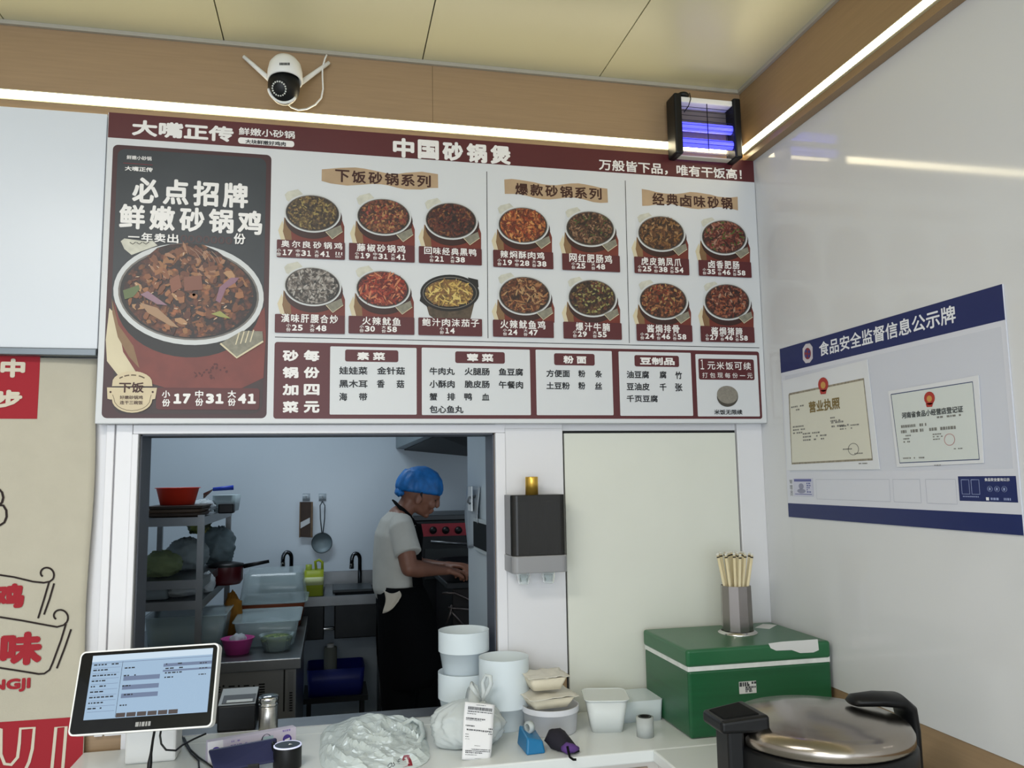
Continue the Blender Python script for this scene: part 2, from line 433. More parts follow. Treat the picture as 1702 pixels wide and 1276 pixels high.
struct(w.build('window_1_lining'))
# kitchen shell
w = MB(); w.box(-1.7, 2.5, YK, YK + 0.1, 0, ZC, M_KWALL); struct(w.build('wall_kitchen_back'))
w = MB(); w.box(-1.8, -1.7, 0.12, YK + 0.1, 0, ZC, M_KWALL); struct(w.build('wall_kitchen_left'))
w = MB(); w.box(2.4, 2.5, 0.12, YK + 0.1, 0, ZC, M_KWALL); struct(w.build('wall_kitchen_right'))
XP = HR + 0.012
YP = X(778, 900, XP).y
w = MB(); w.box(XP, XP + 0.05, 0.12, YP, 0, ZC, mat('kitchen partition', 'b4c0c8', 0.35, var=0.03, vscale=2)); struct(w.build('wall_partition', bevel=0.003))

# light strips (their emission is the room's own light)
M_LED = mat('warm light strip', 'fff3d0', 0.5, emit=9.0, ecol='fff0c8')
M_ALU = mat('light strip profile', 'c9bf9f', 0.4)
def strip(name, a, b, label):
    t = thing(name, label, 'light', ((a[0] + b[0]) / 2, (a[1] + b[1]) / 2, 2.615))
    mb = MB(); mb.box(a[0], b[0], a[1], b[1], 2.6215, 2.644, M_LED); mb.build('diffuser', t)
    k = 0.001
    mb = MB(); mb.box(a[0] - 0 * k, b[0], a[1] + 0.002 * (a[1] != b[1]), b[1], 2.6175, 2.6215, M_ALU).box(a[0], b[0], a[1], b[1], 2.644, 2.647, M_ALU); mb.build('profile', t)
strip('light_strip', (-3.4, -0.037), (XR - 0.04, -0.0302), 'warm light strip along the tan band above the menu board')
strip('light_strip', (XR - 0.037, -6.2), (XR - 0.0302, -0.04), 'warm light strip along the tan band above the right wall')

# ================================================================== MENU BOARD
YB = -0.05
def b2(px, py):
    p = Y(px, py, YB); return (p.x, p.z)
BD = Flat((0, YB, 0), (1, 0, 0), (0, 0, 1), (0, -1, 0), b2)
M_BW = mat('printed white', 'd2d4d6', 0.42); M_MAR = mat('printed maroon', '6b2c30', 0.42, var=0.03, vscale=6)
M_LET = mat('printed pale lettering', 'e9e6e3', 0.42); M_INK = mat('printed black', '191a1e', 0.45); M_KRAFT = mat('printed kraft paper', 'bea281', 0.5, var=0.10, vscale=18)
M_BRN = mat('printed brown ink', '4d2418', 0.5)
bx0, bz1 = b2(180, 182); bx1, bz0 = b2(1277, 703)
board = thing('menu_board', 'large white wall menu board with maroon header and clay pot pictures above the serving hatch', 'menu board', ((bx0 + bx1) / 2, YB / 2, bz0))
mb = MB(); mb.box(bx0, XR - 0.001, YB, -0.013, bz0, 2.5965, mat('board edge', 'cdd0d3', 0.4)); mb.build('panel', board, bevel=0.002)
mb = MB(); BD.poly(mb, [(bx0 + .003, bz0 + .003), (XR - .004, bz0 + .003), (XR - .004, 2.594), (bx0 + .003, 2.594)], M_BW, 0.5, False)
for L in ([(809, 285), (811, 562)], [(1039, 300), (1046, 570)], [(457, 560), (1262, 578)]):
    BD.line(mb, L, 0.0022, M_INK, 1)
mb.build('printed_sheet', board)
mb = MB(); hz = b2(700, 264.5)[1]
BD.poly(mb, [(bx0 + .002, hz), (XR - .003, hz), (XR - .003, 2.5955), (bx0 + .002, 2.5955)], M_MAR, 1, False)
BD.rect(mb, 396, 228, 489, 245, M_LET, 2, r=0.008)
BD.text(mb, '大嘴正传', 220, 198.5, 388, 237, M_LET, 2, bold=0.05)
BD.text(mb, '鲜嫩小砂锅', 397, 211.5, 490, 231, M_LET, 2, bold=0.025)
BD.text(mb, '大块鲜嫩好鸡肉', 408, 231.5, 475, 243.5, M_INK, 3, bold=0.03)
BD.spaced(mb, '中国砂锅煲', 653, 228.5, 849, 274.5, M_LET, 2, bold=0.05)
BD.text(mb, '万般皆下品，唯有干饭高！', 995, 264, 1233, 299.5, M_LET, 2, bold=0.025)
mb.build('header', board)

# --- feature panel with the big pot
mb = MB(); M_SLATE = mat('printed slate', '3d4348', 0.42, var=0.12, vscale=9); M_UMBER = mat('printed umber', '463331', 0.42, var=0.15, vscale=9)
BD.rect(mb, 188, 240, 443, 695, mat('printed dull maroon', '512e30', 0.42, var=0.06, vscale=5), 1, r=0.014)
BD.rect(mb, 196, 247, 437, 560, M_SLATE, 2, r=0.02)
BD.rect(mb, 193, 520, 436, 688, M_UMBER, 2.2, r=0.03)
M_DIM = mat('printed dim brown', '5f4748', 0.45)
BD.text(mb, '鲜嫩小砂锅', 211, 258, 252, 267.5, M_LET, 3, bold=0.02); BD.text(mb, '大嘴正传', 208, 276, 254, 286.5, M_LET, 3, bold=0.04)
BD.line(mb, [(205, 271), (254, 274.5)], 0.002, mat('printed dim red', '7a3038', 0.45), 3)
BD.spaced(mb, '必点招牌', 221, 294, 412, 347, M_LET, 3, bold=0.035)
BD.spaced(mb, '鲜嫩砂锅鸡', 199, 338.5, 435.5, 391, M_LET, 3, bold=0.035)
BD.spaced(mb, '一年卖出', 214, 386, 297, 405, M_LET, 9, bold=0.03); BD.text(mb, '份', 389, 388, 408, 407, M_LET, 9, bold=0.03)
BD.text(mb, '0000000', 300, 390, 386, 406.5, M_DIM, 3, bold=0.02)
mb.build('feature_panel', board)

M_POTR = mat('printed clay red', '8c3d30', 0.4, var=0.12, vscale=22); M_POTT = mat('printed pot tan', '8a6a48', 0.4, var=0.1, vscale=20)
M_POTK = mat('printed pot black', '1d1a19', 0.4); M_RIM = mat('printed rim silver', 'c9cbcb', 0.4); M_RIMD = mat('printed rim grey', '77716b', 0.4)
M_CRE = mat('printed cream wood', 'cfc3a4', 0.45, var=0.06, vscale=15); M_EAR = mat('printed handle grey', '8c8878', 0.45, var=0.22, vscale=70); M_EARL = mat('printed handle pale', 'c4c2b4', 0.45, var=0.12, vscale=60)
SAUCE = ['2b1512', '4b2418', '6b3a22', '3a1c14', '7d4c2c', '221210', '5b2e1c']
def bits(mb, cx, cy, a, b, cols, n, size, L, seed, long=1.0, tilt=None):
    """printed slivers of food inside an ellipse"""
    R = random.Random(seed)
    ms = [mat('printed food ' + c, c, 0.4) for c in cols]
    for i in range(n):
        t = R.uniform(0, 2 * PI); q = math.sqrt(R.random()) * 0.93
        x, y = cx + a * q * math.cos(t), cy + b * q * math.sin(t)
        ang = R.uniform(0, PI) if tilt is None else tilt + R.uniform(-0.5, 0.5)
        w, h = size * R.uniform(0.5, 1.3) * long, size * R.uniform(0.35, 0.8)
        k = R.randint(5, 7); pts = []
        for j in range(k):
            u = 2 * PI * j / k + R.uniform(-0.3, 0.3); r = R.uniform(0.7, 1.1)
            px, py = w * r * math.cos(u), h * r * math.sin(u)
            pts.append((x + px * math.cos(ang) - py * math.sin(ang), y + px * math.sin(ang) + py * math.cos(ang)))
        BD.poly(mb, pts, R.choice(ms), L + 0.02 * i)
def pot(mb, cx, cy, a, b, fm, bot, cols, seed, long=1.0, big=False, n=110):
    k = a / 46.0
    if not big:
        BD.poly(mb, [(cx - 57 * k, cy + 28 * k), (cx - 50 * k, cy + 12 * k), (cx - 44 * k, cy + 30 * k), (cx - 42 * k, bot), (cx - 52 * k, bot - 2)], M_CRE, 1.5)
        BD.poly(mb, [(cx - 45 * k, cy + 4 * k), (cx - 20 * k, cy + 20 * k), (cx + 46 * k, cy + 2 * k), (cx + 53 * k, cy + 22 * k), (cx + 53 * k, bot + 2), (cx - 44 * k, bot), (cx - 49 * k, cy + 30 * k)], M_POTR, 2)
        BD.poly(mb, [(cx - 47 * k, cy + 6 * k), (cx - 36 * k, cy + 26 * k), (cx - 34 * k, bot), (cx - 43 * k, bot), (cx - 48.5 * k, cy + 30 * k)], M_POTT, 2.5)
        BD.ellipse(mb, cx + 2 * k, cy + 9 * k, a * 1.03, b * 1.08, mat('printed pot shade', '3a1f1a', .4), 3)
        BD.poly(mb, [(cx - 46 * k, cy - 31 * k), (cx - 41 * k, cy - 36 * k), (cx - 24 * k, cy - 40 * k), (cx - 16 * k, cy - 32 * k), (cx - 36 * k, cy - 17 * k), (cx - 43 * k, cy - 22 * k)], M_EARL, 3.5)
    BD.ring(mb, cx, cy, a + 1.2, b + 1.2, 2.4 if not big else 8, M_RIM, 5, tilt=0.08)
    BD.ring(mb, cx, cy, a - 1.0 if not big else a - 6, b - 1.0 if not big else b - 5.5, 1.5 if not big else 4, M_RIMD, 4.6, tilt=0.08)
    BD.ellipse(mb, cx, cy, a, b, M_POTK, 4, tilt=0.08)
    f = 0.90 if not big else 0.87
    BD.ellipse(mb, cx, cy - 0.6 * k, a * f, b * (f + 0.01), fm, 4.3, tilt=0.08)
    bits(mb, cx, cy - 0.6 * k, a * f, b * f, cols, n, (2.6 if not big else 6.0), 5.2, seed, long)
    if not big:
        q = [(cx + 22 * k, cy + 31 * k), (cx + 33 * k, cy + 43 * k), (cx + 50 * k, cy + 31 * k), (cx + 47 * k, cy + 20 * k)]
        BD.poly(mb, q, M_EAR, 8.2); BD.line(mb, [q[0], q[1], q[2]], 0.002, M_CRE, 8.7)

# --- the big pot on the feature panel
mb = MB()
BD.poly(mb, [(182, 512), (176, 565), (178, 600), (200, 628), (215, 640), (246, 632), (225, 610), (203, 570), (190, 520)], M_CRE, 3)
BD.poly(mb, [(188, 498), (210, 548), (260, 580), (330, 585), (400, 560), (440, 510), (442, 560), (438, 628), (400, 646), (300, 652), (235, 632), (205, 585)], M_POTR, 3.4)
BD.poly(mb, [(186, 496), (197, 540), (222, 575), (232, 612), (214, 592), (196, 560), (187, 520)], M_POTT, 3.6)
BD.ellipse(mb, 313, 506, 120, 88, M_POTK, 3.8, tilt=0.05)
BD.poly(mb, [(201, 401), (207, 396.5), (240, 401), (254, 400), (262, 408), (219, 424), (207, 414)], M_EARL, 4)
for i in range(3):
    BD.line(mb, [(216 + i * 11, 403), (221 + i * 11, 406), (226 + i * 11, 402.5)], 0.0025, mat('printed handle line', '5d5b55', 0.5), 4.3)
pot(mb, 313.6, 489, 124, 83, food_mat('printed chicken stew', SAUCE + ['8a5230'], 60), 600, ['6b3a22', '7d4c2c', '8f5a36', '3a1c14', '57301c', '9c6b42', '452216'], 11, 1.2, True, 150)
FM = MATS['printed chicken stew']
BD.poly(mb, [(236, 446), (243, 428), (262, 412), (284, 406), (312, 404), (338, 407), (362, 418), (380, 432), (388, 450), (340, 470), (280, 468)], FM, 5.1)
bits(mb, 312, 440, 66, 34, ['8a5534', '9c6b42', '6b3a22', '7a4a30', 'a5785a'], 60, 7.5, 6.2, 77, 1.3)
bits(mb, 313, 492, 100, 62, ['a06a44', '8a5534', 'b58a62', '744428', '5a3020'], 46, 9.5, 7.4, 78, 1.15)
bits(mb, 313, 480, 98, 66, ['b58a6c', 'c2a48a', 'a87c5c'], 34, 1.7, 8.4, 79, 2.0)
for i in range(5): BD.line(mb, [(316 + i * 9, 413 + i * 1.2), (326 + i * 9, 420 + i * 2), (333 + i * 8.5, 430 + i * 2.2)], .0009, mat('printed food highlight', 'b79a84', .4), 8.7)
for q, c in (([(234, 490), (246, 484), (268, 500), (279, 508), (262, 506)], '94707f'), ([(359, 500), (365, 478), (384, 462), (398, 462), (392, 470), (376, 480), (366, 504)], '8a5f72'),
             ([(205, 483), (231, 474), (233, 481), (222, 494), (208, 498)], '5a6b3a'), ([(351, 522), (366, 517), (384, 530), (366, 527)], '9a9a4e'), ([(233, 503), (262, 512), (298, 545), (284, 542), (246, 520)], 'a88462'),
             ([(306, 461), (335, 458), (338, 482), (307, 484)], '7a4128'), ([(282, 466), (298, 456), (303, 478), (286, 488)], '85492c')):
    BD.poly(mb, q, mat('printed food ' + c, c, 0.35), 8.8)
q = [(366.6, 571), (393.7, 594.7), (437.7, 567.5), (436.5, 551), (403, 550)]
BD.poly(mb, q, M_EAR, 9); BD.line(mb, [q[0], q[1], q[2]], 0.005, M_CRE, 9.4)
for i in range(4):
    BD.line(mb, [(392 + i * 8, 573 - i * 1.5), (398 + i * 8, 553 - i * 1.5)], 0.003, M_CRE, 9.4)
R0 = random.Random(3)
for cx_, cy_ in ((330, 624), (345, 616), (358, 608), (372, 614), (350, 628)):
    for i in range(5):
        BD.ellipse(mb, cx_ + R0.uniform(-6, 6), cy_ + R0.uniform(-4, 4), R0.uniform(1.5, 3.2), R0.uniform(1, 2), mat('printed flower shade', '5a2622', .45), 4.4 + .02 * i, n=10, tilt=R0.uniform(0, 3))
mb.build('feature_pot_picture', board)
mb = MB(); M_BADGE = mat('printed badge', 'cdbd9d', 0.5, var=0.03, vscale=20)
dome = [(187, 642)] + [(220.5 - 33.5 * math.cos(t), 637 - 20 * math.sin(t)) for t in [i / 12 * PI for i in range(1, 12)]] + [(254, 642)]
BD.poly(mb, dome, M_BADGE, 9.5); BD.poly(mb, [(211, 622), (213, 617.8), (234, 618.4), (235, 622)], M_BADGE, 9.4)
bowl = [(178.6, 644)] + [(261.7, 644.7), (258.5, 663), (253, 664)] + [(220.3 + 33.5 * math.cos(t), 664 + 22 * math.sin(t)) for t in [i / 12 * PI for i in range(0, 13)]] + [(184, 664), (179.4, 662.7)]
BD.poly(mb, bowl, M_BADGE, 9.5); M_BL = mat('printed badge line', '6b5a44', 0.5)
BD.line(mb, [(188, 656)] + [(220.3 - 30 * math.cos(t), 663 + 19.5 * math.sin(t)) for t in [i / 10 * PI for i in range(0, 11)]] + [(252, 656)], 0.0014, M_BL, 10)
for t0, t1 in ((0.75, 1.0), (1.1, 1.4), (1.5, 1.8), (1.95, 2.35)):
    BD.line(mb, [(220.5 - 29 * math.cos(t), 641 - 17.5 * math.sin(t)) for t in (t0, (t0 + t1) / 2, t1)], 0.0035, M_BL, 10)
for x in (184.5, 254.5): BD.ellipse(mb, x, 651.6, 2, 2, M_BRN, 10, n=5)
BD.text(mb, '下饭', 199, 635, 239.5, 653, M_BRN, 10.6, bold=0.03); BD.text(mb, '好嫩砂锅鸡', 200, 657.4, 238, 663.8, M_BRN, 10.6, bold=0.02); BD.text(mb, '连干三碗饭', 200, 665.8, 238, 672.4, M_BRN, 10.6, bold=0.02)
mb.build('badge', board)
mb = MB(); BD.rect(mb, 260.5, 644, 431, 681, mat('printed price red', '6e3534', 0.45, var=0.05, vscale=12), 5, r=0.008)
for s, x0, y0, x1, y1, bo in (('小', 269.6, 649, 283, 661, .03), ('份', 270, 663, 283, 675.5, .03), ('17', 289, 654, 317, 671, .08), ('中', 324.8, 649, 338, 661, .03), ('份', 325, 662, 338, 674.5, .03),
                              ('31', 342.6, 654, 371.7, 671, .08), ('大', 378.7, 649, 392.4, 661, .03), ('份', 379, 662, 392, 674.5, .03), ('41', 395.8, 654, 425.5, 671, .08)):
    (BD.spaced if s[0] < ':' else BD.text)(mb, s.replace('1', '１'), x0, y0, x1, y1, M_LET, 6, bold=bo)
mb.build('feature_price', board)

# --- series headings
def torn(x0, y0, x1, y1, seed):
    R = random.Random(seed); u0, v0 = b2(x0, y0); u1, v1 = b2(x1, y1); h = v0 - v1; pts = []
    for i in range(15): pts.append((u0 + (u1 - u0) * i / 14, v0 - h * (0.02 + 0.20 * (0.5 + 0.5 * math.sin(i * 0.75 + seed * 1.7))) + R.uniform(-1, 1) * h * 0.02))
    for i in range(15): pts.append((u1 - (u1 - u0) * i / 14 + R.uniform(-1, 1) * 0.001, v1 + h * (0.0 + 0.20 * (0.5 + 0.5 * math.sin(i * 0.8 + seed * 2))) + R.uniform(-1, 1) * h * 0.02))
    return pts
for i, (s, p, t) in enumerate((('下饭砂锅系列', (535, 274, 728, 318), (557, 281.5, 716, 312)), ('爆款砂锅系列', (838, 296, 1010, 338), (856, 304, 1000, 332.5)), ('经典卤味砂锅', (1066.5, 313, 1227, 352), (1083.5, 320, 1217.5, 348.5)))):
    mb = MB(); BD.poly(mb, torn(*p, i + 1), M_KRAFT, 1.5, False); BD.spaced(mb, s, *t, M_BRN, 2.5, bold=0.03); mb.build('series_heading', board)

# --- dishes
DISH = [  # cx, cy, a, b, tag box, name box, name, prices, stew colours, sliver colours, long
 (519.3, 354.6, 46, 31, (460.5, 398.5, 573, 432.5), (467.6, 402, 569, 414.5), '奥尔良砂锅鸡', (17, 31, 41), ['4a3a2a', '6b5738', '382a20', '84693f', '55402c'], ['8a7446', '6b5a3a', 'a08d55', '4b3a28'], 1.2),
 (637.5, 360.3, 45, 30.5, (580, 404, 689, 437), (593, 407.5, 673.7, 420.5), '藤椒砂锅鸡', (19, 31, 41), ['5b3324', '7a4530', '8c3f34', '4a2a20', '9a6a42'], ['a2543f', 'b5895a', '6f3527', '8a5a3a'], 1.2),
 (749.5, 367, 43.5, 30.5, (695.7, 409.4, 800.4, 441.7), (704.7, 413, 791.4, 425.5), '回味经典黑鸭', (21, 0, 38), ['3e211c', '5a2e26', '2c1815', '6a3a2c'], ['6b3a28', '4a2620', '8a5d3c', '5a231f'], 1.4),
 (519.3, 475.8, 47, 32, (457.2, 521.9, 572.8, 555.5), (467.6, 524, 561.7, 537), '漢味肝腰合炒', (25, 0, 48), ['6a6058', '8a8078', '4b443e', 'a09890', '3a3530'], ['a39b92', '7d746b', '5a5048', 'b8b2aa'], 1.8),
 (636, 480.5, 45, 31, (579.3, 525, 688.4, 556.8), (602, 529, 666, 540.5), '火辣鱿鱼', (30, 0, 58), ['7a2a20', '9a3a2a', '5a1f1a', 'b0553a'], ['b0503a', '94301f', 'c07a55', '6a2018'], 3.0),
 (747.4, 487, 49, 29, (695, 527.8, 801, 559.4), (701.4, 531.3, 796, 543), '鲍汁肉沫茄子', (14, 0, 0), ['a07c3e', 'b8964e', '7d5c30', '8d6a44'], ['c2a25a', '9d7a40', 'd2b96e', '86603a'], 3.0),
 (869, 374.5, 42, 30.5, (819, 415.4, 919.3, 448), (831, 419, 904.3, 431), '辣焖酥肉鸡', (19, 28, 38), ['8a4026', 'a85a34', '6a2c1c', 'b5713f'], ['b8683a', '9a4428', 'c58a52', '702f1e'], 1.8),
 (980.5, 380, 41, 29.5, (933.4, 421.3, 1030, 453), (945.2, 424, 1016.6, 437.5), '网红肥肠鸡', (25, 0, 48), ['4a2f24', '63402e', '33231c', '7a5a44'], ['86634a', '5a3a2a', '4c5a30', '9c7c60'], 1.2),
 (1098.4, 388, 39.5, 29.5, (1053, 426.7, 1145, 458), (1064.5, 429.8, 1131.4, 442.5), '虎皮鹅凤爪', (25, 38, 54), ['4c3020', '6a4228', '35221a', '845a34'], ['8a6238', '5f3c24', 'a58058', '432a1c'], 2.0),
 (1202.7, 394.3, 38, 29, (1159.6, 432.3, 1248.4, 462.2), (1175.6, 435.2, 1228, 447), '卤香肥肠', (35, 46, 58), ['5c2a22', '7a3d30', '3f1e1a', '935a48'], ['99604c', '6b2e26', 'b08672', '55632f'], 1.6),
 (871.3, 491, 43.5, 32, (818.6, 531.3, 920, 562), (831, 534, 906, 546.5), '火辣鱿鱼鸡', (24, 0, 47), ['5a3423', '7c4a30', '402619', '9c6a45'], ['a9764c', '6d3a26', 'b99468', '53301f'], 2.6),
 (983.9, 495.2, 40.5, 31, (935.4, 534.7, 1033, 565), (956, 538.4, 1013, 550), '爆汁牛腩', (29, 0, 55), ['3f2a1e', '5c3a2a', '2c201a', '6f5334'], ['6b3a2c', '8a8048', '4a2c20', '9f9a62'], 1.3),
 (1101.8, 500, 40.5, 30.5, (1056.6, 538.4, 1150.3, 568.5), (1074, 541.7, 1128.5, 553), '酱焗排骨', (24, 46, 58), ['5a3020', '7a452d', '3f2218', '965e3c'], ['9c6844', '6e3725', 'b4905c', '8a3524'], 1.5),
 (1208, 501.4, 38.5, 30, (1163, 541.7, 1253.5, 570), (1180.7, 546, 1232.9, 556.5), '酱焗猪蹄', (27, 46, 58), ['54281f', '743b2b', '3c1e18', '8e5541'], ['9a5c44', '6a2f23', 'b39078', 'a55f3c'], 1.6)]
for i, (cx, cy, a, b, tg, nm, s, pr, st, sl, lg) in enumerate(DISH):
    mb = MB()
    if i == 5:
        BD.poly(mb, [(cx - 42, cy + 10), (cx + 42, cy + 12), (cx + 34, tg[1] + 4), (cx + 20, tg[1] + 6), (cx - 22, tg[1] + 4), (cx - 34, tg[1] - 4)], mat('printed ribbed pot', '57493a', 0.4, var=0.3, vscale=90), 2)
        BD.poly(mb, [(cx + 30, cy - 26), (cx + 47, cy - 22), (cx + 48, cy - 10), (cx + 40, cy - 5)], M_POTK, 2.5); BD.poly(mb, [(cx - 48, cy + 4), (cx - 50, cy + 13), (cx - 36, cy + 24), (cx - 34, cy + 12)], M_POTK, 2.5)
        BD.ellipse(mb, cx, cy, a, b + 1.5, M_POTK, 3); BD.ring(mb, cx, cy, a - 4, b - 2.5, 1.3, M_RIMD, 3.6)
        BD.ellipse(mb, cx - 1, cy, 40, 22.5, food_mat('printed stew %d' % i, st, 110), 4.2); bits(mb, cx - 1, cy, 40, 22.5, sl, 90, 2.7, 5, i, lg)
    else:
        pot(mb, cx, cy, a, b, food_mat('printed stew %d' % i, st, 125), tg[1] + 3, sl, 20 + i, lg)
    mb.build('dish_picture', board)
    mb = MB(); BD.rect(mb, *tg, M_MAR, 9.4, r=0.003); BD.spaced(mb, s, nm[0], nm[1] - 2.4, nm[2], nm[3] + 1.2, M_LET, 10, bold=0.022)
    # price row
    u0, v0 = b2(tg[0], tg[1]); u1, v1 = b2(tg[2], tg[3]); h = v0 - v1; cu = (u0 + u1) / 2
    vt = v1 + h * 0.47; vb = v1 + h * 0.10; hh = vt - vb; cells = [(k, p) for k, p in zip('小中大', pr) if p]
    cw = hh * (2.75 if len(cells) == 3 else 3.3); x = cu - cw * len(cells) / 2
    if i == 0: x -= hh * 0.85
    for k, p in cells:
        lw = hh * 0.62
        BD.text(mb, k, x, vt + hh * 0.06, x + lw, vb + hh * 0.56, M_LET, 10, bold=0.02, px=False); BD.text(mb, '份', x, vb + hh * 0.46, x + lw, vb - hh * 0.06, M_LET, 10, bold=0.02, px=False)
        for k2, g in enumerate(str(p).replace('1', '１')):
            xd = x + lw * 1.28 + hh * (.80 * k2 + (.06 if g == '１' else 0)); BD.text(mb, g, xd, vt - hh * 0.06, xd + hh * (.56 if g == '１' else .70), vb + hh * 0.06, M_LET, 10, bold=0.05, px=False)
        x += cw
    if i == 0:
        for k in range(3): BD.poly(mb, [(558 + k * 4.6, 419 + k * .4), (560 + k * 4.6, 419.5 + k * .4), (559 + k * 4.6, 424), (561 + k * 4.6, 425), (557.5 + k * 4.6, 424.5)], M_LET, 10)
        BD.dashes(mb, 557.5, 426, 571.5, 429.6, 2, M_LET, 10, 0.5, 3, 5)
    mb.build('price_tag', board)

# --- toppings strip
mb = MB(); BD.rect(mb, 456.5, 568, 1267, 696, M_MAR, 1, r=0.008)
for s, x0, xb in (('砂锅加菜', 469.8, 496), ('每份四元', 505, 531)):
    for c, (a, b) in zip(s, ((581.5, 600.5), (609.5, 628.5), (638, 657), (666.5, 686))): BD.text(mb, c, x0, a, xb, b, M_LET, 2, bold=0.055)
CELL = [((549, 575.5, 692.5, 689), (573.6, 580.7, 662, 602), '素 菜', (593.5, 585, 640, 599)), ((700.8, 577.6, 882.3, 689.8), (756.4, 583.8, 839, 604.5), '荤 菜', (775.8, 587.5, 820, 601.4)),
        ((890, 581, 1019.7, 690), (920.5, 587, 988.4, 607.7), '粉 面', (936, 591, 974.4, 604.6)), ((1027.7, 584, 1152, 691), (1054, 590, 1128.6, 610), '豆制品', (1063, 593.4, 1121, 607)), ((1155.4, 588.4, 1263, 692), (1160, 595.7, 1254, 631.8), '', None)]
for c, p, s, t in CELL:
    BD.rect(mb, *c, M_BW, 2, r=0.003); BD.rect(mb, *p, M_MAR, 3, r=0.006)
    if s: BD.text(mb, s, *t, M_LET, 4, bold=0.05)
ROWS = '''娃娃菜 563.8 609 610.8 622.8;金针菇 626.6 609.4 672.9 622.8;黑木耳 563.8 631 610.8 644.5;香 626.3 631 639.2 644.5;菇 659 631.6 671.8 644.8;海 563.8 652.5 577 666;带 596.6 653 610.3 666
牛肉丸 713.7 610.4 755.6 623.3;火腿肠 771.9 611 813.7 624;鱼豆腐 828.7 611.7 869.3 624.6;小酥肉 713.7 631.6 755.6 644.8;脆皮肠 771.9 632 813.7 645;午餐肉 828.7 633 869.3 646;蟹 713.7 653 726.6 665.5;排 743 653 756.4 665.5;鸭 771.3 653 784.3 665.5;血 800.8 653.6 813.2 665.5;包心鱼丸 713.7 673.8 770 686.7
方便面 907.7 614.2 947 627;粉 960.7 615 972.7 627;条 988.4 615.4 1000.5 627.5;土豆粉 907.7 634.7 947 647.2;粉 960.7 634.7 972.7 647.2;丝 988.4 635.2 1000.5 647.2
油豆腐 1041 616 1078.7 629;腐 1095.6 616.6 1107.6 629;竹 1121.6 617.3 1133.4 630;豆油皮 1041 636 1079.5 649;千 1095.6 637 1107.6 649.6;张 1121.6 637 1134 650.4;千页豆腐 1041 656.4 1093.2 668.4;米饭无限续 1186.4 680.5 1233.7 689'''
for r in ROWS.replace('\n', ';').split(';'):
    q = r.split(' '); BD.text(mb, q[0], *[float(v) for v in q[1:]], M_INK, 4, bold=0.028)
BD.text(mb, '１', 1163.5, 597.3, 1170, 613.8, M_LET, 4); BD.spaced(mb, '元米饭可续', 1175, 601, 1248, 615, M_LET, 4, bold=0.012); BD.spaced(mb, '打包现每份一元', 1166.7, 619, 1250.5, 628.7, M_LET, 4, bold=0.004, fill=.72)
BD.ellipse(mb, 1208.8, 659, 17.6, 17, mat('printed bowl dark', '4b463d', 0.5), 4); BD.ellipse(mb, 1208.6, 656, 17.6, 14.6, mat('printed rice', '8d877c', 0.5, var=0.12, vscale=160), 4.5, tilt=0.2)
mb.build('toppings_strip', board)

# ================================================================== WALL-HUNG THINGS
# --- white light box left of the board
bot = Y(60, 578, -0.045).z; xr_ = bx0 - 0.003
t = thing('sign_box', 'plain white sign box left of the menu board above the beige banner', 'sign', (-1.1, -0.02, bot))
mb = MB(); mb.box(-1.7, xr_, -0.045, -0.002, bot, 2.592, mat('white acrylic', 'd6dbe2', 0.3)); mb.build('panel', t, bevel=0.002)
mb = MB(); mb.box(-1.7, xr_, -0.055, -0.002, bot - 0.020, bot - 0.001, mat('shadow strip grey', '6d747a', 0.4, 0.6)); mb.build('shadow_strip', t, bevel=0.002)  # dark strip standing in for the shadow under the box

# --- beige cloth banner
def bn2(px, py):
    p = Y(px, py, -0.02); return (p.x, p.z)
def wr(x, z):
    a = noise.noise(Vector((x * 3.0, z * 1.3, 3.1))) * 0.010 + noise.noise(Vector((x * 7, z * 4, 9.1))) * 0.003
    d = (x + 0.64) + (z - 1.9) * 0.55            # diagonal drag line from the top right corner
    return a - 0.006 * math.exp(-(d / 0.05) ** 2) * max(0, min(1, (z - 1.35) / 0.3))
BN = Flat((0, -0.022, 0), (1, 0, 0), (0, 0, 1), (0, -1, 0), bn2, warp=wr, step=0.001)
ban = thing('cloth_banner', 'beige cloth banner with red blocks and scroll drawing left of the serving hatch', 'banner', (-1.05, -0.02, 0.72))
rows = []
for j in range(70):
    z = bot - 0.0225 + (0.62 - bot) * j / 69
    xr2 = Y(161, 640, -0.02).x + (Y(139, 1200, -0.02).x - Y(161, 640, -0.02).x) * max(0, min(1, (1.78 - z) / 0.9)) + 0.004 * math.sin(z * 9)
    rows.append([BN.p3(-1.75 + (xr2 + 1.75) * i / 60, z, 0) for i in range(61)])
mb = MB(); mb.grid(rows, mat('beige cloth', 'b9b3a2', 0.85, var=0.03, vscale=14, bump=0.15, bscale=300)); mb.build('cloth', ban, solid=0.0012)
M_RED = mat('banner red', '9c1f2b', 0.8); M_CREAM = mat('banner cream', 'cfc6b4', 0.8); M_OUT = mat('banner dark outline', '231715', 0.8)
def patch(mb, x0, y0, x1, y1, m, L, n=14):
    (u0, v0), (u1, v1) = bn2(x0, y0), bn2(x1, y1)
    mb.grid([[BN.p3(u0 + (u1 - u0) * i / n, v0 + (v1 - v0) * j / n, L) for i in range(n + 1)] for j in range(n + 1)], m)
for q in ((-90, 586, 62, 696), (-90, 1206, 137, 1285)):
    mb = MB(); patch(mb, *q, M_RED, 1.5); mb.build('red_block', ban)
for c, q, m in (('中', (3.2, 596, 42, 628), M_CREAM), ('步', (-8, 648, 37, 679), M_CREAM), ('鸡', (-10, 970, 41, 1009), M_RED), ('味', (3, 1051, 70, 1103), M_RED), ('NGJI', (-14, 1129, 51, 1147.5), M_RED)):
    mb = MB(); BN.text(mb, c, *q, m, 3, bold=.06); mb.build('lettering', ban)
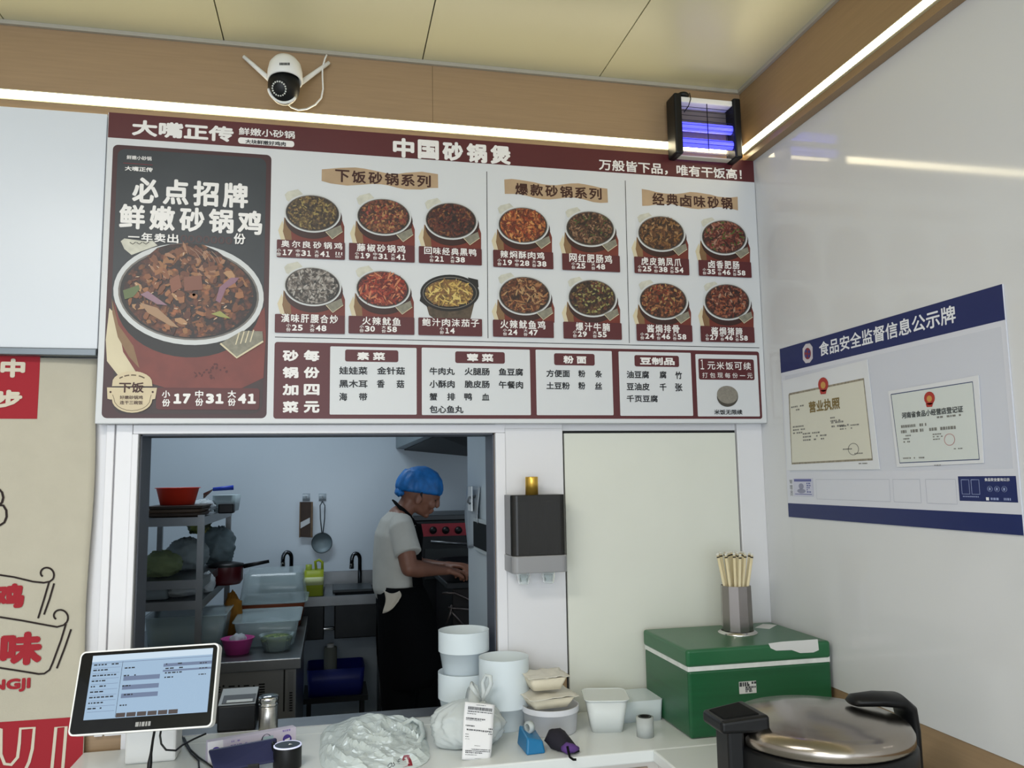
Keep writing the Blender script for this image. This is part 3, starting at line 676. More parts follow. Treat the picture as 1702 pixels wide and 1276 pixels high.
zb = lambda pts: [(x / 3.22, 880 + y / 3.22) for x, y in pts]
for q in ([(-6, 1066), (8, 1066), (6, 1200), (26, 1252), (62, 1256), (96, 1216), (106, 1140), (112, 1062), (187, 1057), (176, 1170), (158, 1240), (138, 1282)], [(280, 1282), (303, 1055), (358, 1050), (338, 1282)]):
    mb = MB(); BN.line(mb, zb(q), 0.0075, M_CREAM, 3); mb.build('lettering', ban)
def curl(cx, cy, r, a0, a1, k):
    return [(cx + (r - (r - 0.42 * r) * i / 23 * k) * math.cos(a0 + (a1 - a0) * i / 23), cy + (r - 0.6 * r * i / 23) * 0.95 * math.sin(a0 + (a1 - a0) * i / 23)) for i in range(24)]
for q in ([(-30, 236), (0, 240), (80, 252), (180, 276), (240, 282), (272, 275)] + curl(249, 235, 50, 0.85, -3.9, 1.0)[1:], [(268, 278), (240, 372), (208, 472)], [(295, 285), (270, 370), (240, 452)],
          [(-30, 460), (0, 465), (120, 484), (240, 506), (310, 518), (345, 508)] + curl(321, 462, 53, 0.85, -3.9, 1.0)[1:], [(358, 500), (330, 590), (285, 710), (268, 748), (240, 768), (210, 770), (100, 752), (-30, 732)], [(385, 530), (350, 630), (307, 740)]):
    mb = MB(); BN.line(mb, zb(q), 0.0045, M_OUT, 3); mb.build('scroll_line', ban)
za = lambda pts: [(x / 3.754, 560 + y / 3.754) for x, y in pts]
for q in ([(-12, 960), (5, 950), (20, 968), (28, 1000), (20, 1030), (5, 1048)], [(5, 1048), (28, 1050), (46, 1080), (48, 1120), (34, 1155), (8, 1172), (-10, 1174)]):
    mb = MB(); BN.line(mb, za(q), 0.0055, M_OUT, 3); mb.build('outline_drawing', ban)

# --- security camera
yc = -0.13
cc = Y(472, 143, yc); sc_ = (yc + 2.4) / (FW.y) / FOC
px = lambda n: n * sc_
t = thing('security_camera', 'white and black dome security camera with two aerials on the tan band', 'security camera', (cc.x, 0, cc.z))
mb = MB(); ax = Vector((0.02, -0.16, -1)).normalized(); top = Y(474, 96, yc)
mb.lathe([(0.0001, 0), (px(10), px(1)), (px(19), px(6)), (px(25), px(15)), (px(27.5), px(28)), (px(28), px(44)), (px(26), px(46)), (px(22), px(40))], top, M_WHITEP, 36, axis=ax); HOUSE = MB(); HOUSE.v = list(mb.v); HOUSE.f = list(mb.f); CAMT = t
mb.box(cc.x - px(13), cc.x + px(13), yc, -0.031, cc.z + px(14), cc.z + px(40), M_WHITEP); mb.build('housing', t)
mb = MB(); mb.ell(cc + Vector((0, -0.004, -px(1))), (px(25.5), px(26), px(31)), M_BLACK, 32, 20); mb.build('dome', t)
mb = MB(); la = (CAM - cc).normalized(); la = (la + Vector((-0.30, 0, -0.12))).normalized(); lc = cc + la * px(20) + Vector((0, 0, -px(2)))
mb.lathe([(px(14.5), 0), (px(14.5), px(6)), (px(12), px(7)), (px(8), px(5.5)), (0.0001, px(5.5))], lc, M_BLACK, 28, axis=la)
lens = mb.build('lens', t)
mb = MB(); q = Vector((0, 0, 1)).rotation_difference(la)
for i in range(18):
    a = 2 * PI * i / 18; mb.ell(lc + q @ Vector((px(10.8) * math.cos(a), px(10.8) * math.sin(a), px(6.8))), (px(1.5),) * 3, mat('lamp bead', 'd6d8d2', 0.25), 8, 6)
mb.build('lamp_ring', lens)
mb = MB(); mb.tube([cc + Vector((px(24) * math.cos(a), -px(10), -px(6) + px(27) * math.sin(a))) for a in [(-0.93 + 0.72 * i / 12) * PI for i in range(13)]], px(2.2), M_WHITEP); mb.build('rim', t)
for a, b in (((447, 131), (405, 94)), ((501, 137), (547, 104))):
    mb = MB(); mb.tube([Y(*a, -0.07), Y((a[0] + b[0]) / 2, (a[1] + b[1]) / 2, -0.05), Y(*b, -0.045)], [px(4.4), px(3.8), px(3.2)], M_WHITEP, 10); mb.build('antenna', t)
mb = MB(); mb.tube([Y(*p, -0.05) for p in ((478, 172), (484, 178), (496, 182.5), (510, 181), (524, 174), (534, 163), (537, 148), (536, 128), (536, 112), (540, 98), (543, 91))], px(1.5), M_WHITEP, 6); mb.build('cable', t)

# --- insect killer in the corner
t = thing('insect_killer', 'black framed insect killer with two violet tubes high in the corner', 'insect killer', (1.12, -0.1, 2.58))
zl = lambda px_, py_, y: Y(px_, py_, y)
yf, yb_ = -0.115, -0.055
tl, tr, bl, br = zl(1113, 152, yf), zl(1229, 165, yf), zl(1128, 254, yf), zl(1238, 262, yf)
zt_, zb_ = tl.z, bl.z
xa, xb = (tl.x + bl.x) / 2 + 0.004, min((tr.x + br.x) / 2, XR - 0.04)
cw = 0.026
for x0, x1 in ((xa, xa + cw), (xb - cw, xb)):
    mb = MB(); mb.box(x0, x1, yf, yb_ + 0.008, zb_, zt_, M_BLACK); mb.build('end_housing', t, bevel=0.006)
mb = MB(); mb.box(xa + cw, xb - cw, yf + 0.008, yb_, zt_ - 0.026, zt_ - 0.008, M_WHITEP); mb.build('top_panel', t, bevel=0.003)
mb = MB(); mb.box(xa + cw, xb - cw, yf + 0.03, yb_, zb_ + 0.004, zb_ + 0.007, mat('white tray', 'd8d4c8', 0.4)); mb.build('tray', t, bevel=0.002)
M_UV = mat('violet tube', '5a5cff', 0.4, emit=1.1, ecol='4a4cff')
h = zt_ - zb_
for k in (0.50, 0.24):
    zc_ = zb_ + h * k; mb = MB()
    mb.lathe([(0.0145, 0), (0.0145, xb - xa - 2 * cw)], (xa + cw, -0.090, zc_), M_UV, 16, axis=(1, 0, 0)); mb.build('tube', t)
M_WIRE = mat('grid wire', '8d8a86', 0.4, 0.9)
mb = MB(); n = 44
for i in range(n):
    x = xa + cw + (xb - xa - 2 * cw) * (i + .5) / n; mb.box(x - .0006, x + .0006, yf + .050, yf + .0512, zb_ + h * .12, zb_ + h * .68, M_WIRE)
g = mb.build('grid', t); g['kind'] = 'stuff'
mb = MB()
for k in (0.13, 0.2, 0.27, 0.44, 0.51, 0.58, 0.66, 0.73, 0.8): mb.box(xa + cw, xb - cw, yf + .010, yf + .0114, zb_ + h * k - .0006, zb_ + h * k + .0006, M_BLACK)
mb.box((xa + xb) / 2 - .001, (xa + xb) / 2 + .001, yf + .008, yf + .0105, zb_ + h * .08, zt_ - .026, M_BLACK); mb.build('guard', t)
mb = MB(); mb.box(xa + cw, xb - cw, yb_ - 0.004, yb_, zb_ + h * .62, zb_ + h * .86, mat('zapper back plate', '6d665c', 0.4)); mb.build('back_plate', t)
mb = MB(); pg = zl(1134, 146, yf + 0.03); mb.ell((pg.x, pg.y, zt_ + 0.004), (0.021, 0.022, 0.012), M_BLACK, 16, 10)
mb.tube([(pg.x + .012, yf + 0.004, zt_ + .003), (pg.x + .012, yf - .003, zt_ - .02), (pg.x + .007, yf + .004, zt_ - .04), (pg.x - .002, yf + .02, zt_ - .055)], .0016, M_BLACK, 6); mb.build('plug', t)

# --- notice board on the right wall
def x2(px, py):
    p = X(px, py, XR); return (-p.y, p.z)
NB = Flat((XR - 0.004, 0, 0), (0, -1, 0), (0, 0, 1), (-1, 0, 0), x2)
M_NAVY = mat('notice navy', '18255c', 0.4); M_SHEET = mat('notice sheet', 'd2d4de', 0.4); M_WL = mat('notice white', 'e6e8ee', 0.45)
u0, v0 = x2(1298, 580); u1, _ = x2(1668, 468); _, v1 = x2(1318, 859)
nbd = thing('notice_board', 'white notice sheet with navy title and footer bands on the right wall', 'notice', (XR, -(u0 + u1) / 2, v1))
nz = lambda x, y: (1280 + x / 2.836, 450 + y / 2.836)
mb = MB(); mb.box(XR - 0.004, XR - 0.0005, -u1, -u0, v1, v0, M_SHEET); NB.rect(mb, *[u0, v0 - 0.004, u1 - 0.004, v1 + 0.002], M_SHEET, 0.5, px=False)
for a, b in ((nz(222, 985), nz(575, 1082)), (nz(585, 985), nz(720, 1083)), (nz(740, 985), nz(890, 1088))):
    (a0, a1), (c0, c1) = x2(*a), x2(*b); c1 = x2(*nz(400, 1081))[1]; a1 = x2(*nz(400, 983))[1]
    for L in ([(a0, a1), (c0, a1)], [(c0, a1), (c0, c1)], [(c0, c1), (a0, c1)], [(a0, c1), (a0, a1)]):
        NB.to2 = lambda x, y: (x, y); NB.line(mb, L, 0.0012, mat('notice faint line', 'b4b8c6', 0.5), 1); NB.to2 = x2
NB.rect(mb, u0 + .02, x2(*nz(60, 500))[1], u1 - .012, x2(*nz(90, 950))[1], mat('notice clear pocket', 'cbced9', 0.15), 0.8, px=False)
mb.build('sheet', nbd)
mb = MB(); hb = x2(1300, 620)[1]; NB.rect(mb, u0, v0, u1, hb, M_NAVY, 1, px=False)
a, b = nz(237, 338), nz(886, 243); NB.text(mb, '食品安全监督信息公示牌', *a, *b, M_WL, 2, bold=0.02)
ec = nz(183, 390); k = 1
mb2 = [(ec[0] - 8, ec[1] - 8), (ec[0] - 3, ec[1] - 16), (ec[0] + 4, ec[1] - 17), (ec[0] + 8.5, ec[1] - 11), (ec[0] + 9, ec[1] + 8), (ec[0] + 4, ec[1] + 15), (ec[0] - 3, ec[1] + 16), (ec[0] - 7.5, ec[1] + 10)]
NB.poly(mb, mb2, mat('emblem pale', 'c9c3c9', 0.45), 2); NB.ellipse(mb, ec[0] + .5, ec[1], 5.5, 9.5, mat('emblem red', '7d2a3a', 0.45), 3)
for dx, dy in ((-2, -4), (3, -3), (-2, 4), (3, 4)): NB.ellipse(mb, ec[0] + dx, ec[1] + dy, 1.6, 2.6, mat('emblem blue', '2c3c86', 0.45), 4, n=10)
mb.build('title_band', nbd)
mb = MB(); fa = x2(1316.3, 836)[1]; NB.rect(mb, u0, fa, u1, v1, M_NAVY, 1, px=False); mb.build('footer_band', nbd)
mb = MB(); (a0, a1), (c0, c1) = x2(*nz(893, 968)), x2(*nz(1178, 1092)); NB.rect(mb, a0, a1, c0, c1, M_NAVY, 1, px=False)
W_, H_ = c0 - a0, a1 - c1; M_PALE = mat('notice pale blue', '8f9bc4', 0.45)
for ux in (0.06, 0.24):
    for L in ([(ux, .14), (ux + .14, .14), (ux + .14, .72), (ux, .72), (ux, .14)],):
        NB.to2 = lambda x, y: (a0 + W_ * x, a1 - H_ * y); NB.line(mb, L, 0.0016, M_PALE, 2); NB.to2 = x2
NB.to2 = lambda x, y: (a0 + W_ * x, a1 - H_ * y)
NB.text(mb, '食品安全查询公示', .48, .07, .90, .20, M_WL, 2, bold=0.02)
for ux in (.56, .68, .80): NB.ring(mb, ux, .50, .045, .11, .008, M_PALE, 2, n=20); NB.poly(mb, [(ux - .015, .44), (ux + .015, .46), (ux + .01, .56), (ux - .02, .55)], M_PALE, 2)
NB.rect(mb, .48, .83, .53, .95, M_WL, 2); NB.dashes(mb, .56, .84, .97, .94, 1, M_PALE, 2, .9, 5, 10); NB.dashes(mb, .07, .8, .4, .88, 1, M_PALE, 2, .5, 6, 10); NB.to2 = x2
mb.build('information_label', nbd)
mb = MB()
NB.text(mb, '管', *nz(97, 984), *nz(112, 1002), mat('dark print', '3a3c40', .6), 1); NB.text(mb, '理', *nz(99, 1010), *nz(113, 1030), MATS['dark print'], 1); NB.text(mb, '员', *nz(101, 1036), *nz(115, 1060), MATS['dark print'], 1)
mb.build('side_lettering', nbd)
def cert(name, label, q, paper, line, lw, inner, seed, title, tb, tcol, emb, stamp, scol):
    pr = thing(name, label, 'certificate', X(*q[3], XR) - Vector((0.006, 0, 0)), 'certificates on the notice sheet')
    F = Flat((XR - 0.0055, 0, 0), (0, -1, 0), (0, 0, 1), (-1, 0, 0), x2)
    mb = MB(); pts = [x2(*p) for p in q]
    mb.hexa([F.p3(u, v, 0) for u, v in pts], [F.p3(u, v, 3) for u, v in pts], mat('clear sleeve white', 'd9dbe0', 0.2)); mb.build('sleeve', pr)
    mb = MB(); F.poly(mb, inner, paper, 3.8)
    F.line(mb, inner + inner[:1], lw, line, 4.2)
    F.text(mb, title, *tb, tcol, 5, bold=0.03)
    F.poly(mb, [(emb[0] + emb[2] * math.cos(t), emb[1] + emb[3] * math.sin(t)) for t in [i / 16 * 2 * PI for i in range(16)]], mat('emblem bright red', 'a8352c', 0.5), 5)
    F.poly(mb, [(emb[0] - emb[2] * .7, emb[1] + emb[3] * .8), (emb[0] + emb[2] * .7, emb[1] + emb[3] * .7), (emb[0] + emb[2] * .5, emb[1] + emb[3] * 1.3), (emb[0] - emb[2] * .5, emb[1] + emb[3] * 1.35)], MATS['emblem bright red'], 5)
    F.ellipse(mb, emb[0], emb[1] + 1, emb[2] * .5, emb[3] * .5, mat('emblem gold', 'c2924e', 0.5), 5.6, n=10)
    F.ring(mb, stamp[0], stamp[1], 9, 10, 0.9, scol, 5)
    mb.build('printed_sheet', pr)
    return F, pr
GREY = mat('small grey print', '7b7a76', 0.6)
F, pr = cert('licence_certificate', 'cream business licence with brown border, left on the notice sheet', [nz(68, 518), nz(468, 418), nz(528, 935), nz(90, 940)], mat('licence paper', 'd4d2c4', 0.5), mat('licence border', '8d8574', 0.5, var=.3, vscale=120), 0.006,
     [nz(100, 582), nz(452, 510), nz(494, 888), nz(113, 908)], 1, '营业执照', (*nz(193, 617), *nz(342, 650)), mat('licence title brown', '7d6a3c', .6), (*nz(262, 536), 8.5, 12), nz(405, 840), GREY)
mb = MB()
for i, (a, b, r, d) in enumerate((((110, 640), (170, 662), 2, 6), ((295, 690), (340, 715), 2, 5), ((118, 733), (172, 772), 3, 6), ((165, 765), (295, 800), 3, 12), ((300, 712), (395, 738), 2, 10), ((340, 730), (460, 745), 2, 12), ((355, 838), (400, 848), 1, 5), ((410, 858), (465, 868), 1, 5), ((430, 905), (500, 915), 1, 12))):
    F.dashes(mb, *nz(*a), *nz(*b), r, GREY, 5, .45, i, d)
mb.build('small_print', pr)
F, pr = cert('registration_certificate', 'pale green registration certificate with thin navy border, right on the notice sheet', [nz(568, 568), nz(995, 492), nz(1020, 905), nz(610, 925)], mat('registration paper', 'd0d6d4', 0.5), mat('registration border', '33406a', 0.5), 0.0022,
     [nz(582, 583), nz(968, 523), nz(1000, 888), nz(624, 905)], 2, '河南省食品小经营店登记证', (*nz(633, 668), *nz(925, 666)), mat('registration title', '4c5152', .6), (*nz(765, 600), 9, 11), nz(860, 795), mat('stamp red', 'b5797c', .6))
mb = MB()
for i, (a, b, r, d) in enumerate((((800, 686), (920, 694), 1, 8), ((630, 728), (850, 738), 1, 20), ((630, 752), (900, 762), 1, 22), ((640, 775), (680, 815), 3, 4), ((780, 768), (830, 800), 3, 5), ((880, 836), (945, 843), 1, 6), ((640, 880), (755, 890), 1, 12), ((775, 914), (840, 921), 1, 5))):
    F.dashes(mb, *nz(*a), *nz(*b), r, GREY, 5, .45, i + 20, d)
mb.build('small_print', pr)
t = thing('photo_card', 'small lilac staff photo card at the lower left of the notice sheet', 'card', X(*nz(165, 1062), XR) - Vector((.006, 0, 0)))
F = Flat((XR - 0.0055, 0, 0), (0, -1, 0), (0, 0, 1), (-1, 0, 0), x2)
mb = MB(); (a0, a1), (c0, c1) = x2(*nz(116, 978)), x2(*nz(212, 1062)); pts = [(a0, a1), (c0, a1), (c0, c1), (a0, c1)]
mb.hexa([F.p3(u, v, 0) for u, v in pts], [F.p3(u, v, 1.2) for u, v in pts], mat('lilac card', 'c3c4d6', .3))
F.to2 = lambda x, y: (a0 + (c0 - a0) * x, a1 + (c1 - a1) * y); M_LIL = mat('card indigo', '5f639a', .5)
F.rect(mb, .06, .04, .95, .18, M_LIL, 2); F.rect(mb, .08, .88, .95, .92, M_LIL, 2); F.ellipse(mb, .42, .45, .13, .17, mat('card grey', '8d8fa6', .5), 2, n=20); F.ellipse(mb, .42, .72, .22, .13, MATS['card grey'], 2, n=20); F.dashes(mb, .7, .25, .92, .85, 5, M_LIL, 2, .6, 9, 2)
mb.build('card', t)

# --- cup dispenser and the gold can on it
yd = -0.115
A, B_, C_, D_ = Y(850, 823, yd), Y(941, 823, yd), Y(850, 925, yd), Y(943, 950, yd)
t = thing('cup_dispenser', 'smoked cup dispenser with grey base on the white pillar', 'dispenser', ((A.x + B_.x) / 2, -0.012, D_.z))
M_SMOKE = mat('smoked plastic', '2b2a28', 0.18, trans=0.25, ior=1.3)
def front(mb, x0, x1, z0, z1, y0, y1, m, r=0.018):
    pts = [(x0, y1)] + [(x0 + r - r * math.cos(a), y0 + r - r * math.sin(a)) for a in [i / 5 * PI / 2 for i in range(6)]] + [(x1 - r + r * math.sin(a), y0 + r - r * math.cos(a)) for a in [i / 5 * PI / 2 for i in range(6)]] + [(x1, y1)]
    n = len(pts); mb.add([(x, y, z) for z in (z0, z1) for x, y in pts], [(i, i + 1, n + i + 1, n + i) for i in range(n - 1)] + [(n - 1, 0, n, 2 * n - 1), tuple(reversed(range(n))), tuple(range(n, 2 * n))], m)
xa, xb = A.x, (B_.x + D_.x) / 2
mb = MB(); front(mb, xa, xb, C_.z, A.z, yd, -0.0125, M_SMOKE); mb.build('cover', t, bevel=0.002)
mb = MB(); mb.box(xa + .02, xa + .055, yd + .03, -.03, C_.z + .002, A.z - .02, mat('inner tube dark', '3b3833', .5)).box(xb - .055, xb - .02, yd + .03, -.03, C_.z + .002, A.z - .02, MATS['inner tube dark']); mb.build('inner_tube', t)
mb = MB(); front(mb, xa - .002, xb + .002, D_.z, C_.z, yd - .004, -0.0125, mat('dispenser grey', '8c8c8e', 0.35)); mb.build('base', t, bevel=0.003)
for x in (xa + .044, xb - .044):
    mb = MB(); mb.lathe([(.021, 0), (.019, -.012), (.016, -.034), (.013, -.036), (.014, -.012)], (x, yd + .05, D_.z), M_CLEARP, 20); mb.build('nozzle', t)
mb = MB(); p = Y(884, 822, yd + .045); r = .0188
mb.lathe([(.0001, 0), (r, 0), (r, .05), (r * .96, .052), (.0001, .052)], (p.x, p.y, A.z), mat('gold foil', 'd8ae4c', 0.3, .75), 28)
tag(mb.build('gold_can'), 'shiny gold can standing on top of the cup dispenser', 'can')

# ================================================================== COUNTER AND WHAT STANDS ON IT
def dep(p): return (Vector(p) - CAM).dot(FW)
def m_px(p): return dep(p) / FOC            # metres per pixel at a point
M_TOP = mat('white counter top', 'dfe3e2', 0.22, var=0.02, vscale=5)
M_FRONT = mat('counter front', 'd6d2cc', 0.4)
XI = 0.80; YF = -0.385
ctr = thing('service_counter', 'white L-shaped service counter below the hatch and along the right wall', 'counter', (0.4, -0.2, 0))
mb = MB()
mb.box(-0.62, XR - 0.002, YF, -0.0125 - 0.005, ZT - 0.03, ZT, M_TOP).box(HL + .005, HR - .005, -0.02, 0.055, ZT - 0.03, ZT, M_TOP); mb.build('worktop', ctr, bevel=0.004)
mb = MB(); mb.box(XI, XR - 0.002, -1.75, YF - 0.001, ZT - 0.03, ZT - 0.0005, M_TOP); mb.build('return_worktop', ctr, bevel=0.004)
mb = MB(); mb.box(-0.60, XI + 0.02, YF + 0.02, YF + 0.04, 0, ZT - 0.031, M_FRONT); mb.build('front_panel', ctr)
mb = MB(); mb.box(XI + 0.02, XI + 0.04, -1.73, YF + 0.02, 0, ZT - 0.031, M_FRONT); mb.build('side_panel', ctr)
mb = MB(); mb.box(-0.60, -0.58, YF + 0.04, -0.02, 0, ZT - 0.031, M_FRONT); mb.build('end_panel', ctr)
mb = MB(); mb.box(0.55, 0.79, YF + 0.014, YF + 0.02, 0.5, ZT - 0.045, mat('drawer front tan', 'a39080', 0.4)); mb.build('drawer_front', ctr)
w = MB(); w.box(HL + 0.006, HR - 0.006, 0.056, 0.15, ZT - 0.035, ZT + 0.001, M_STEELD); struct(w.build('window_1_sill', bevel=0.002))

def plane_flat(O, U, V, step=0.0005):
    O = Vector(O); U = Vector(U).normalized(); V = Vector(V); V = (V - U * V.dot(U)).normalized(); N = U.cross(V)
    if N.dot(CAM - O) < 0: N = -N
    def to2(px, py):
        d = ray(px, py); t = (O - CAM).dot(N) / d.dot(N); p = CAM + d * t - O; return (p.dot(U), p.dot(V))
    return Flat(O, U, V, N, to2, step=step)

# --- order screen
BL, BR, TL = Vector((-0.573, -0.33, 1.003)), Vector((-0.257, -0.40, 1.019)), Vector((-0.568, -0.27, 1.175))
SC = plane_flat(BL, BR - BL, TL - BL); U, V, N = SC.U, SC.V, SC.N; w_, h_ = (BR - BL).length, (TL - BL).dot(V)
mon = thing('order_screen', 'white framed touch screen on a white stand at the left end of the counter', 'touch screen', (-0.44, -0.13, ZT))
def rrect(w0, h0, w1, h1, r, n=7):
    pts = []
    for cx, cy, a in ((w1 - r, h1 - r, 0), (w0 + r, h1 - r, PI / 2), (w0 + r, h0 + r, PI), (w1 - r, h0 + r, 1.5 * PI)):
        pts += [(cx + r * math.cos(a + i / (n - 1) * PI / 2), cy + r * math.sin(a + i / (n - 1) * PI / 2)) for i in range(n)]
    return pts
pts = rrect(0, 0, w_, h_, 0.012); n = len(pts)
mb = MB(); f = [BL + U * a + V * b for a, b in pts]; k = [p - N * 0.020 for p in f]
mb.add(f + k, [tuple(range(n)), tuple(reversed(range(n, 2 * n)))] + [(i, n + i, n + (i + 1) % n, (i + 1) % n) for i in range(n)], mat('screen frame white', 'f0f0ee', 0.3)); mb.build('casing', mon)
mb = MB(); SC.poly(mb, rrect(.0035, .0035, w_ - .0035, h_ - .0035, 0.010), mat('black glass', '0c0d10', 0.05), 1, False); mb.build('bezel', mon)
mb = MB(); M_SCR = mat('screen glow', '0a0a0a', 0.2, emit=0.46, ecol='b4d2ef'); SC.rect(mb, 155.4, 1090, 344.6, 1183, M_SCR, 2)
M_S2 = mat('screen glow pale', '0a0a0a', .2, emit=.56, ecol='d3e6f6'); M_S3 = mat('screen glow lilac', '0a0a0a', .2, emit=.28, ecol='9fb4dc'); M_S4 = mat('screen mark', '0a0a0a', .3, emit=.07, ecol='5a6a86'); M_S5 = mat('screen button', '0a0a0a', .3, emit=.17, ecol='8a7a78')
u0, v0 = SC.to2(155.4, 1090); u1, v1 = SC.to2(344.6, 1183)
px2 = SC.to2; SC.to2 = lambda x, y: (u0 + (u1 - u0) * x, v0 + (v1 - v0) * y)
SC.rect(mb, 0, 0, 1, .10, M_S2, 3)
for i in range(9): SC.rect(mb, .02, .20 + i * .085, .24, .205 + i * .085, M_S3, 3); SC.dashes(mb, .02, .14 + i * .085, .22, .175 + i * .085, 1, M_S4, 3, .6, i, 6)
SC.rect(mb, .255, .12, .258, .98, M_S4, 3); SC.rect(mb, .0, .125, 1, .132, M_S3, 3)
for a in (.36, .50, .63): SC.rect(mb, .28, a, .58, a + .07, M_S3, 3)
for a, b in ((.22, .3), (.34, .4), (.5, .55), (.64, .68), (.8, .85)): SC.dashes(mb, .28, a, .40, a + .025, 1, M_S4, 4, .8, int(a * 99), 4)
for a in (.2, .27, .34, .41): SC.dashes(mb, .62, a, .76, a + .025, 1, M_S4, 4, .8, int(a * 77), 4)
SC.rect(mb, .60, .20, 1, .25, M_S3, 3); SC.rect(mb, .60, .30, 1, .33, M_S3, 3)
for a in (.22, .30, .40): SC.dashes(mb, .9, a, .98, a + .02, 1, M_S4, 4, .8, int(a * 55), 3)
for i in range(6): SC.rect(mb, .26 + i * .085, .925, .335 + i * .085, .99, M_S5, 3)
mb.build('display', mon); SC.to2 = px2
mb = MB(); a, b = SC.to2(226, 1200), SC.to2(248, 1206); SC.to2 = lambda x, y: (a[0] + (b[0] - a[0]) * x, a[1] + (b[1] - a[1]) * y); SC.dashes(mb, 0, 0, 1, 1, 1, mat('grey marking', '9a9a98', .5), 3, 1, 2, 4); SC.to2 = px2; mb.build('marking', mon)
sx0, sx1 = Y(212, 1240, -0.12).x, Y(296, 1240, -0.12).x
mb = MB(); mb.box(sx0, sx1, -0.15, -0.06, ZT, 0.985, M_WHITEP); mb.build('stand', mon, bevel=0.006)
mb = MB(); c = BL + U * w_ * .5 + V * h_ * .45 - N * .0195; mb.tube([c, c - N * 0.06, Vector(((sx0 + sx1) / 2, -0.11, 1.02)), Vector(((sx0 + sx1) / 2, -0.11, 0.97))], 0.022, M_WHITEP, 14); mb.build('arm', mon)
mb = MB()
for q in ([(258, 1208, -.36), (254, 1230, -.34), (251, 1252, -.33), (249, 1268, -.33), (247, 1290, -.34)],): mb.tube([Y(*p) for p in q], [.0028, .0028, .0032, .0055, .0055], M_BLACK, 8)
mb.build('cable', mon)
mb = MB(); mb.tube([Y(*p) for p in [(269, 1206, -.36), (266, 1222, -.33), (268, 1236, -.30), (276, 1246, -.26), (292, 1247, -.22), (303, 1238, -.17), (322, 1228, -.13), (342, 1219, -.09)]], .0024, M_BLACK, 8); mb.build('cable', mon)
mb = MB(); mb.tube([Z(x, y, ZT + .0035) for x, y in [(302, 1222), (308, 1236), (318, 1252), (330, 1264), (331, 1276), (318, 1285)]], .0022, M_BLACK, 8); mb.build('cable', mon)
mb = MB(); mb.tube([Z(x, y, ZT + .0035) for x, y in [(306, 1226), (316, 1245), (330, 1258), (347, 1270), (360, 1280)]], .0022, M_BLACK, 8); mb.build('cable', mon)

# --- receipt printer, shaker, card box, payment speaker
pb = Z(398, 1214, ZT); x0, x1 = Y(361, 1190, pb.y).x, Y(425, 1190, pb.y).x; zt = Y(395, 1172, pb.y).z; zk = Y(395, 1143, pb.y + .11).z
t = thing('receipt_printer', 'black receipt printer with grey sloping top right of the touch screen', 'printer', ((x0 + x1) / 2, pb.y + .05, ZT))
mb = MB(); mb.hexa([(x0, pb.y, ZT), (x1, pb.y, ZT), (x1, pb.y + .11, ZT), (x0, pb.y + .11, ZT)], [(x0, pb.y, zt), (x1, pb.y, zt), (x1, pb.y + .11, zk - .002), (x0, pb.y + .11, zk - .002)], M_BLACK); mb.build('body', t, bevel=.004)
sl = Vector((0, .11, zk - .002 - zt)).normalized(); nn = Vector((0, -sl.z, sl.y)); P0 = Vector((x0, pb.y, zt)); W2 = x1 - x0; L2 = math.hypot(.11, zk - .002 - zt)
def slab(mb, a, b, c, d, h0, h1, m):
    f = lambda u, v, h: P0 + Vector((u * W2, 0, 0)) + sl * (v * L2) + nn * h
    mb.hexa([f(a, c, h0), f(b, c, h0), f(b, d, h0), f(a, d, h0)], [f(a, c, h1), f(b, c, h1), f(b, d, h1), f(a, d, h1)], m)
mb = MB(); slab(mb, .01, .99, .02, .98, 0, .004, mat('printer grey', '8b9194', .35)); mb.build('cover', t, bevel=.0015)
mb = MB(); slab(mb, .10, .96, .06, .52, .004, .0055, M_BLACK); slab(mb, .22, .90, .08, .20, .0055, .007, mat('printer bright lip', 'c9cfd0', .2)); mb.build('paper_slot', t)
def cyl(l, r, pb_, pt, z0=None):
    z0 = ZT if z0 is None else z0; c = Z((l + r) / 2, pb_, z0); rad = (r - l) / 2 * m_px(c); c = c + Vector((0, rad * .9, 0)); return c, rad, Y((l + r) / 2, pt, c.y).z - z0
c, r, h = cyl(428, 461, 1217, 1156)
t = thing('shaker_jar', 'stainless steel shaker jar between the printer and the hatch sill', 'shaker', c)
mb = MB(); mb.lathe([(.0001, 0), (r * .93, 0), (r * .95, h * .03), (r * .95, h * .70), (r * .90, h * .72)], c, M_STEEL, 28); mb.build('jar', t)
mb = MB(); mb.lathe([(r * .92, h * .73), (r, h * .74), (r, h * .78), (r * .93, h * .8), (r * .93, h * .83), (r, h * .85), (r, h * .96), (r * .93, h), (.0001, h * 1.005)], c, M_CHROME, 28); mb.build('lid', t)
a0, a1, a2, a3 = Z(346, 1252, ZT), Z(495, 1232, ZT), Y(487, 1206, -0.10), Y(341, 1227, -0.17)
a0, a1 = Vector((Y(346, 1255, -.20).x, -.20, ZT)), Vector((Y(492, 1235, -.13).x, -.13, ZT))
hh = Y(415, 1223, -.165).z - ZT; up = Vector((0, .012, hh)); dv = Vector((-.010, .022, 0))
t = thing('card_box', 'white and lilac printed card box behind the round payment speaker', 'box', (a0 + a1) / 2)
mb = MB(); mb.hexa([a0, a1, a1 + dv, a0 + dv], [a0 + up, a1 + up, a1 + up + dv, a0 + up + dv], mat('lilac card board', 'c4bdd0', .5)); mb.build('carton', t, bevel=.0015)
F = plane_flat(a0, a1 - a0, up); W3, H3 = (a1 - a0).length, up.length; F.to2 = lambda x, y: (x * W3, (1 - y) * H3)
mb = MB(); M_PUR = mat('print violet', '43308c', .5); M_PUR2 = mat('print pale violet', '8d7fb8', .5)
F.rect(mb, .0, .0, .17, 1, mat('print white', 'dedce2', .5), 1)
